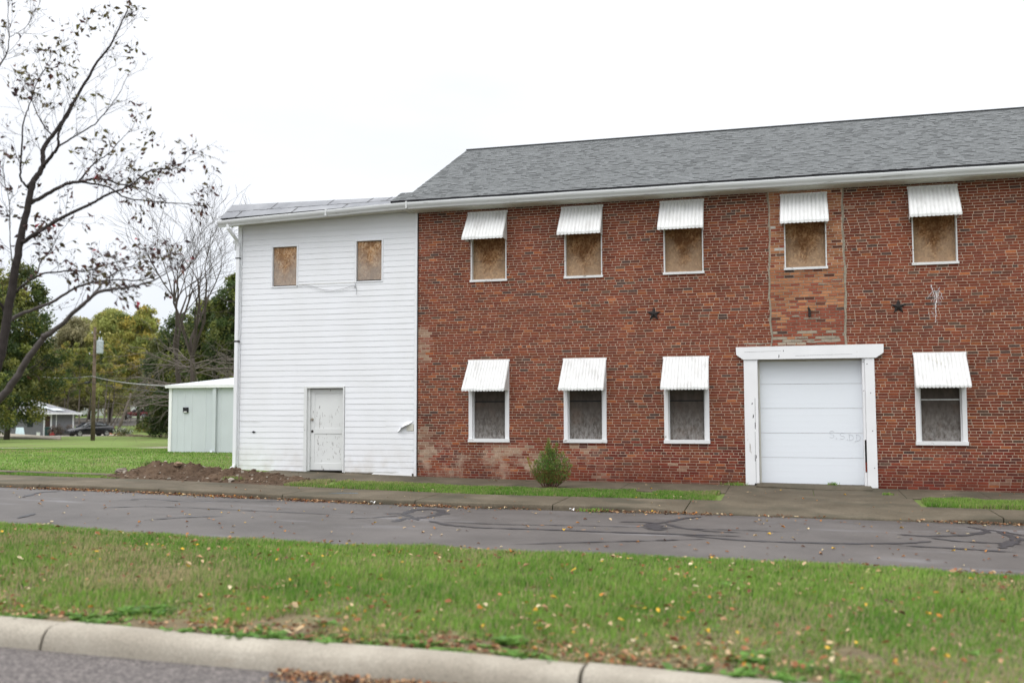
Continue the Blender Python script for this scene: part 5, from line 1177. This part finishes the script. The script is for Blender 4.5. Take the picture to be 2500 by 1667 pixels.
def cable(name,a,b_,sag,r_,mat,label):
    a=Vector(a);b_=Vector(b_); pts=[]
    for i in range(17): t_=i/16; p=a.lerp(b_,t_); p.z-=sag*4*t_*(1-t_); pts.append(tuple(p))
    mb=MB(); mb.tube(pts,r_,5); o=mb.build(name,M[mat]); tag(o,label,'cable'); return o
cable('service_cable',(-52.05,42.3,4.42),(-22.45,9.45,2.58),.12,.022,'cable_pale','pale service cable running from the utility pole to the shed corner')
cable('telephone_cable',(-52.05,42.3,3.95),(-22.45,9.45,2.35),.1,.013,'cable','thin dark cable just below the pale service cable')
cable('service_cable',(-52.1,42.4,4.42),(-72.3,60.6,5.2),.15,.02,'cable_pale','pale cable running from the utility pole back into the trees on its left')
c_=cable('telephone_cable',(-52.1,42.4,3.95),(-66,55,4.3),.1,.02,'cable','dark cable with a thick splice case left of the utility pole')
b=MB(); b.tube([(-52.5,42.6,3.94),(-53.9,43.9,3.94)],.09,8); b.build('splice_case',M['cable'],c_)
# grey house ---------------------------------------------------------
hs=empty('grey_house',(-74.4,67.7,-.9),math.radians(38.5)); tag(hs,'low grey house with a patched metal roof behind the black car','house')
b=MB(); b.box(-11,0,0,7,0,2.42); b.build('wall',M['grey_wall'],hs)
b=MB(); e0,e1,f0,f1=-11.7,.75,-.7,7.7; zr=2.45; zp=3.85; rA,rB=(-8,3.5),(-4.0,3.5)
b.poly([(e0,f0,zr),(e1,f0,zr),(rB[0],rB[1],zp),(rA[0],rA[1],zp)]); b.poly([(e1,f0,zr),(e1,f1,zr),(rB[0],rB[1],zp)]); b.poly([(e1,f1,zr),(e0,f1,zr),(rA[0],rA[1],zp),(rB[0],rB[1],zp)]); b.poly([(e0,f1,zr),(e0,f0,zr),(rA[0],rA[1],zp)])
b.poly([(e0,f0,zr-.02),(e0,f1,zr-.02),(e1,f1,zr-.02),(e1,f0,zr-.02)])
rf_=b.build('roof',M['house_roof'],hs); b=MB(); b.box(e0-.03,e1+.03,f0-.04,f0-.005,zr-.13,zr+.03); b.box(e1+.0,e1+.035,f0,f1,zr-.13,zr+.03); b.build('fascia',M['white_metal'],rf_)
b=MB(); b.poly([(-3.1,.35,2.92),(-2.3,.35,2.92),(-2.9,1.3,3.25),(-3.6,1.3,3.25)]); b.poly([(-2.0,-.2,2.72),(-.9,-.2,2.72),(-1.6,.5,2.98),(-2.6,.5,2.98)]); b.build('roof_patch',M['galv'],rf_,solid=.02)
b=MB(); b.box(-2.95,-2.80,-.05,-.002,0,2.3); b.box(-2.28,-2.13,-.05,-.002,0,2.3); b.box(-2.80,-2.28,-.05,-.002,2.15,2.3); df=b.build('door_frame',M['white_metal'],hs)
b=MB(); b.box(-2.80,-2.28,-.03,-.002,0,2.15); b.build('door',M['brown_door'],df)
b=MB(); b.box(-.12,.02,-.06,.08,0,2.42); b.build('corner_trim',M['white_metal'],hs)
b=MB(); b.box(-1.74,-1.66,-.06,-.002,.3,2.42); b.build('downspout',M['white_metal'],hs)
b=MB(); b.box(-4.5,-3.95,-.04,-.002,1.0,1.9); b.build('window',M['glass'],hs)
def at_h(lx,ly,z=-.9):
    a=math.radians(38.5); return (-74.4+lx*math.cos(a)-ly*math.sin(a),67.7+lx*math.sin(a)+ly*math.cos(a),z)
bk=empty('plastic_bucket',at_h(-3.35,-1.2)); tag(bk,'white plastic bucket on the ground in front of the grey house','bucket')
b=MB(); b.lathe((0,0,0),[(.0,.02),(.15,.0),(.20,.42),(.215,.42),(.215,.44),(.19,.44),(.15,.06),(0,.05)],16); b.build('pail',M['white_metal'],bk); b=MB(); b.tube([(-.2,0,.42),(-.15,-.12,.5),(0,-.18,.53),(.15,-.12,.5),(.2,0,.42)],.008,4); b.build('handle',M['galv'],bk)
b=MB(); b.poly([(-.55,0,0),(.38,0,0),(.22,.25,.95),(-.50,.25,.95)]); b.box(-.06,.0,-.03,0,0,.06); o=b.build('plywood_sheet',M['blue_white'],solid=.03); o.location=at_h(-5.0,-1.0,-.88); o.rotation_euler=(0,0,math.radians(38.5)); tag(o,'pale bluish panel leaning by the tree left of the grey house','panel')
gb=empty('green_bin',at_h(-2.5,-.5)); gb.rotation_euler=(0,0,.7); tag(gb,'dark green bin standing in the doorway of the grey house','bin')
b=MB(); b.lathe((0,0,0),[(0,0),(.24,0),(.30,.85),(.28,.85)],12); b.build('barrel',M['green_bin'],gb); b=MB(); b.lathe((0,0,.85),[(.33,0),(.33,.06),(.12,.14),(0,.15)],12); b.build('lid',M['green_bin'],gb)
mw=empty('lawn_mower',at_h(-2.0,-.7),math.radians(-60)); tag(mw,'small red mower parked beside the grey house door','mower')
b=MB(); b.box(-.32,.3,-.25,.25,.12,.28); b.box(-.1,.2,-.12,.12,.28,.45); b.build('deck',M['red'],mw,bevel=.04)
b=MB(); b.tube([(-.3,-.22,.25),(-.75,-.2,.95),(-.75,.2,.95),(-.3,.22,.25)],.014,6); b.build('handle',M['red'],mw)
for sx_ in (-.25,.25):
    for sy_ in (-.28,.28): b=MB(); b.lathe((sx_,sy_,.1),[(0,-.025),(.1,-.025),(.1,.025),(0,.025)],12,'y'); b.build('wheel',M['rubber'],mw)
r=np.random.default_rng(8); cen=[];rad=[]
for i in range(26): cen.append(at_h(r.uniform(-2.3,-.2),r.uniform(-.9,-.3),-.85+r.uniform(.1,1.0))); rad.append(r.uniform(.18,.34))
tag(leafcloud('dry_bush',cen,rad,70,.06,[(.12,.09,.065),(.20,.16,.13),(.07,.055,.045),(.16,.15,.12)],M['litter'],None,.9,3),'grey-brown dry bush against the wall of the grey house','bush')
# brush and flowers right of the black car
cen=[(-65.9+r.normal(0,.35),64.9+r.normal(0,.35),-.75+r.uniform(.1,.55)) for i in range(22)]; 
fs=empty('flowering_shrub',(-65.9,64.9,-.85)); tag(fs,'low shrub covered in white blossom on the grass right of the black car','shrub')
leafcloud('foliage',[(a+65.9,b-64.9,c+.85) for a,b,c in cen],[.3]*22,50,.07,DG+OL,M['leaf'],fs,.8,4); leafcloud('blossom',[(a+65.95,b-65.0,c+.98) for a,b,c in cen[:14]],[.28]*14,30,.06,[(.62,.62,.6),(.5,.5,.48)],M['leaf'],fs,.7,5)
b=MB(); random.seed(3)
for i in range(12): a=random.uniform(0,3.1); b.obox((random.gauss(0,.5),random.gauss(0,.2),.06+.03*i),(math.cos(a),math.sin(a),random.uniform(-.15,.15)),(-math.sin(a),math.cos(a),0),(0,0,1),random.uniform(.4,.9),.07,.02,random.choice([(.30,.13,.06),(.22,.14,.09),(.35,.25,.16)]))
o=b.build('board_pile',M['bark'],col=True); o.location=(-67.7,66.4,-.85); tag(o,'pile of reddish old boards behind the rear of the black car','boards')
b=MB()
for i in range(30): a=random.uniform(0,3.1); b.tube([(random.gauss(0,1.6),random.gauss(0,.4),.05),(random.gauss(0,1.6),random.gauss(0,.4),random.uniform(.1,.3))],.025,4,random.choice([(.15,.11,.08),(.25,.20,.15)]))
o=b.build('brushwood',M['bark'],col=True); o.location=(-61.5,62.5,-.82); o['kind']='stuff'; tag(o,'scattered cut brushwood below the dark trees left of the shed','brushwood')
# leaning dead trunks behind the black car
ld=empty('dead_tree',(-73.1,73.3,-.9)); tag(ld,'broken dead trunk leaning right, between the two cars','tree')
b=MB(); b.tube([(0,0,0),(.35,.2,1.6),(.9,.4,3.4),(1.25,.5,4.7)],[.19,.17,.13,.09],7,(.16,.13,.11)); b.build('trunk',M['bark'],ld,sm=True,col=True)
b=MB(); b.tube([(-1.1,-.9,-.1),(-.5,-.4,1.2),(.4,.1,3.0)],[.06,.06,.05],5,(.07,.055,.045)); b.tube([(-.5,-.9,-.1),(.0,-.3,1.4),(.4,0,2.6)],[.05,.05,.04],5,(.09,.07,.055)); b.build('prop',M['bark'],ld,col=True)
# pale far buildings
def far_house(x,y,z,w_,d_,h,rot,label,roofc='shed_roof'):
    e=empty('pale_building',(x,y,z),rot); tag(e,label,'building'); b=MB(); b.box(-w_/2,w_/2,0,d_,-1,h); b.poly([(-w_/2,0,h),(-w_/2,d_,h),(-w_/2,d_/2,h+1.4)]); b.poly([(w_/2,0,h),(w_/2,d_/2,h+1.4),(w_/2,d_,h)]); b.build('wall',M['pale_wall'],e)
    b=MB(); b.poly([(-w_/2-.4,-.4,h-.1),(w_/2+.4,-.4,h-.1),(w_/2+.4,d_/2,h+1.5),(-w_/2-.4,d_/2,h+1.5)]); b.poly([(-w_/2-.4,d_/2,h+1.5),(w_/2+.4,d_/2,h+1.5),(w_/2+.4,d_+.4,h-.1),(-w_/2-.4,d_+.4,h-.1)]); b.build('roof',M[roofc],e,solid=.1)
    for k in range(3): b=MB(); xx=-w_/2+w_*(k+.5)/3; b.box(xx-.5,xx+.5,-.04,-.002,1,2.2); b.build('window',M['glass'],e)
far_house(-150.5,158.5,1.0,15,8,3.6,math.radians(41),'long pale building seen between the slim trees above the grey house')
far_house(-126.5,156,.9,10,8,2.6,math.radians(37),'small pale building behind the maroon car')
far_house(-93,62,-.85,9,7,2.9,math.radians(50),'pale house mostly hidden by the tree at the left edge')
# ------------------------------------------------------------------ cars
def car(name,loc,rz,paint,label,kind):
    e=empty(name,loc,rz); tag(e,label,'car'); P=NT(name+'_paint',.22,paint,.2,.6).m; P2=NT(name+'_trim',.4,(.32,.32,.33) if kind=='suv' else (.015,.015,.017)).m
    if kind=='sedan':
        S=[(2.42,.62,.30,.52),(2.36,.76,.22,.64),(2.1,.86,.20,.74),(1.6,.90,.20,.84),(1.1,.91,.20,.93),(.3,.91,.20,.97),(-.8,.91,.20,1.0),(-1.5,.90,.20,1.04),(-2.0,.86,.24,1.05),(-2.3,.80,.30,1.0),(-2.4,.70,.38,.85)]
        G=[(1.15,.70,.93,.94),(.45,.66,.96,1.36),(-.1,.64,.97,1.44),(-.8,.63,.99,1.43),(-1.3,.62,1.02,1.33),(-1.9,.66,1.04,1.06)]; wx=(1.48,-1.42); wr=.33; Z=0
    else:
        S=[(2.35,.70,.42,.75),(2.28,.82,.38,.92),(1.9,.88,.35,1.03),(1.2,.90,.35,1.10),(.9,.90,.35,1.12),(-.5,.90,.35,1.14),(-2.0,.89,.35,1.14),(-2.3,.86,.40,1.12),(-2.38,.80,.5,1.0)]
        G=[(1.1,.76,1.11,1.12),(.45,.72,1.12,1.66),(-.2,.70,1.13,1.74),(-1.4,.70,1.13,1.74),(-2.1,.70,1.13,1.68),(-2.32,.78,1.12,1.14)]; wx=(1.5,-1.35); wr=.37
    b=MB(); ring=lambda x,w_,zl,zt:[(x,0,zl),(x,w_*.85,zl),(x,w_*.97,zl+.12),(x,w_,zl+(zt-zl)*.5),(x,w_*.97,zl+(zt-zl)*.82),(x,w_*.86,zt),(x,0,zt+.03),(x,-w_*.86,zt),(x,-w_*.97,zl+(zt-zl)*.82),(x,-w_,zl+(zt-zl)*.5),(x,-w_*.97,zl+.12),(x,-w_*.85,zl)]
    def loft(b,R,c=(1,1,1)):
        base=len(b.v); n=len(R[0])
        for r_ in R: b.v.extend(r_)
        for j in range(len(R)-1):
            for k in range(n): b.f.append((base+j*n+k,base+j*n+(k+1)%n,base+(j+1)*n+(k+1)%n,base+(j+1)*n+k)); b.c.append(c); b.m.append(0)
        b.f.append(tuple(base+k for k in range(n))[::-1]); b.c.append(c); b.m.append(0); b.f.append(tuple(base+(len(R)-1)*n+k for k in range(n))); b.c.append(c); b.m.append(0)
    loft(b,[ring(*s) for s in S]); body=b.build('body',P,e,sm=True); 
    g=MB(); gr=lambda x,w_,z0,z1:[(x,-w_-.10*(z1-z0>.1),z0),(x,-w_,z0+(z1-z0)*.55),(x,-w_*.86,z1-.02),(x,0,z1),(x,w_*.86,z1-.02),(x,w_,z0+(z1-z0)*.55),(x,w_+.10*(z1-z0>.1),z0)]
    loft(g,[gr(*s) for s in G]); g.build('windows',M['glass'],e,sm=True)
    rf=MB(); Rp=[(s[0],s[1],s[3]) for s in G[1:-1]]
    base=len(rf.v)
    for x,w_,z in Rp: rf.v.extend([(x,-w_*.9,z-.01),(x,0,z+.03),(x,w_*.9,z-.01)])
    for j in range(len(Rp)-1):
        for k in range(2): a=base+j*3+k; rf.f.append((a,a+1,a+4,a+3)); rf.c.append((1,1,1)); rf.m.append(0)
    rf.build('roof_panel',P,e,sm=True,solid=.03)
    pl=MB()
    for sgn in (-1,1):
        for i0,i1 in ((0,1),(4,5)): pl.tube([(G[i0][0],sgn*G[i0][1]*1.02,G[i0][3]),(G[i1][0],sgn*G[i1][1]*.92,G[i1][3])],.045,5)
        xm=-.35; pl.tube([(xm,sgn*.76,.97 if kind=='sedan' else 1.12),(xm-.05,sgn*.62,1.42 if kind=='sedan' else 1.72)],.035,5)
        if kind=='suv': pl.tube([(-1.25,sgn*.78,1.12),(-1.25,sgn*.66,1.72)],.05,5)
    pl.build('pillars',P,e)
    for x in wx:
        for sgn in (-1,1):
            b=MB(); y=sgn*.80; b.lathe((x,y,wr),[(0,-.1),(wr*.8,-.11),(wr,-.09),(wr,.09),(wr*.8,.11),(0,.1)],20,'y'); wh=b.build('wheel',M['rubber'],e)
            b=MB(); b.lathe((x,y+sgn*.105,wr),[(0,.015*sgn),(wr*.3,.012*sgn),(wr*.62,.0),(wr*.66,.012*sgn)],16,'y'); b.build('rim',M['rim'],wh)
            b=MB(); n=14
            for i in range(n):
                a0,a1=math.pi*i/n,math.pi*(i+1)/n; ro=wr+.07; ri=wr-.02; yy=sgn*(.915)
                b.poly([(x+ro*math.cos(a0),yy,wr+ro*math.sin(a0)),(x+ro*math.cos(a1),yy,wr+ro*math.sin(a1)),(x+ri*math.cos(a1),yy,wr+ri*math.sin(a1)),(x+ri*math.cos(a0),yy,wr+ri*math.sin(a0))])
            b.build('wheel_arch',M['dark'] if kind=='sedan' else P2,e,solid=.02)
    for sgn in (-1,1):
        b=MB(); x0=S[1][0]; zz=S[1][3]-.06 if kind=='sedan' else .80
        b.poly([(x0+.03,sgn*.42,zz-.10),(x0-.14,sgn*.80,zz-.06),(x0-.36,sgn*.855,zz+.04),(x0-.05,sgn*.46,zz+.045)]); b.build('headlight',M['lamp'],e,solid=.05)
        b=MB(); b.box(-2.38,-2.26,sgn*.60-.14,sgn*.60+.14,.78,.95); b.build('tail_light',M['red'],e,bevel=.02)
        b=MB(); b.lathe((.75,sgn*1.0,1.0 if kind=='sedan' else 1.18),[(0,-.09),(.07,-.07),(.09,0),(.07,.07),(0,.09)],8,'y'); b.build('mirror',P,e)
    b=MB(); b.box(S[0][0]-.05,S[0][0]+.015,-.30,-.03,.48,.60); b.box(S[0][0]-.05,S[0][0]+.015,.03,.30,.48,.60); b.build('grille',M['dark'] if kind=='sedan' else P2,e,bevel=.02)
    b=MB(); b.box(-2.2,2.2,-.93,.93,.40,.46); b.build('side_trim',P2,e)
    b=MB(); b.box(-2.46,-2.36,-.8,.8,.40,.56); b.box(2.34,2.45,-.75,.75,.28,.42); b.build('bumper',P2,e,bevel=.03)
    return e
car('black_sedan',(-70.95,65.95,-.86),math.radians(-114.7),(.012,.012,.014),'black four door sedan parked beside the grey house, facing left','sedan')
car('maroon_suv',(-117.1,136.8,.55),math.radians(-157.6),(.15,.012,.02),'maroon sport utility vehicle parked on the far road','suv')
car('red_vehicle',(-90.0,81.6,-.66),math.radians(-120),(.40,.01,.01),'bright red vehicle mostly hidden behind the corner of the grey house','suv')
for o in bpy.data.objects:
    if o.type=='EMPTY': o.empty_display_size=.1
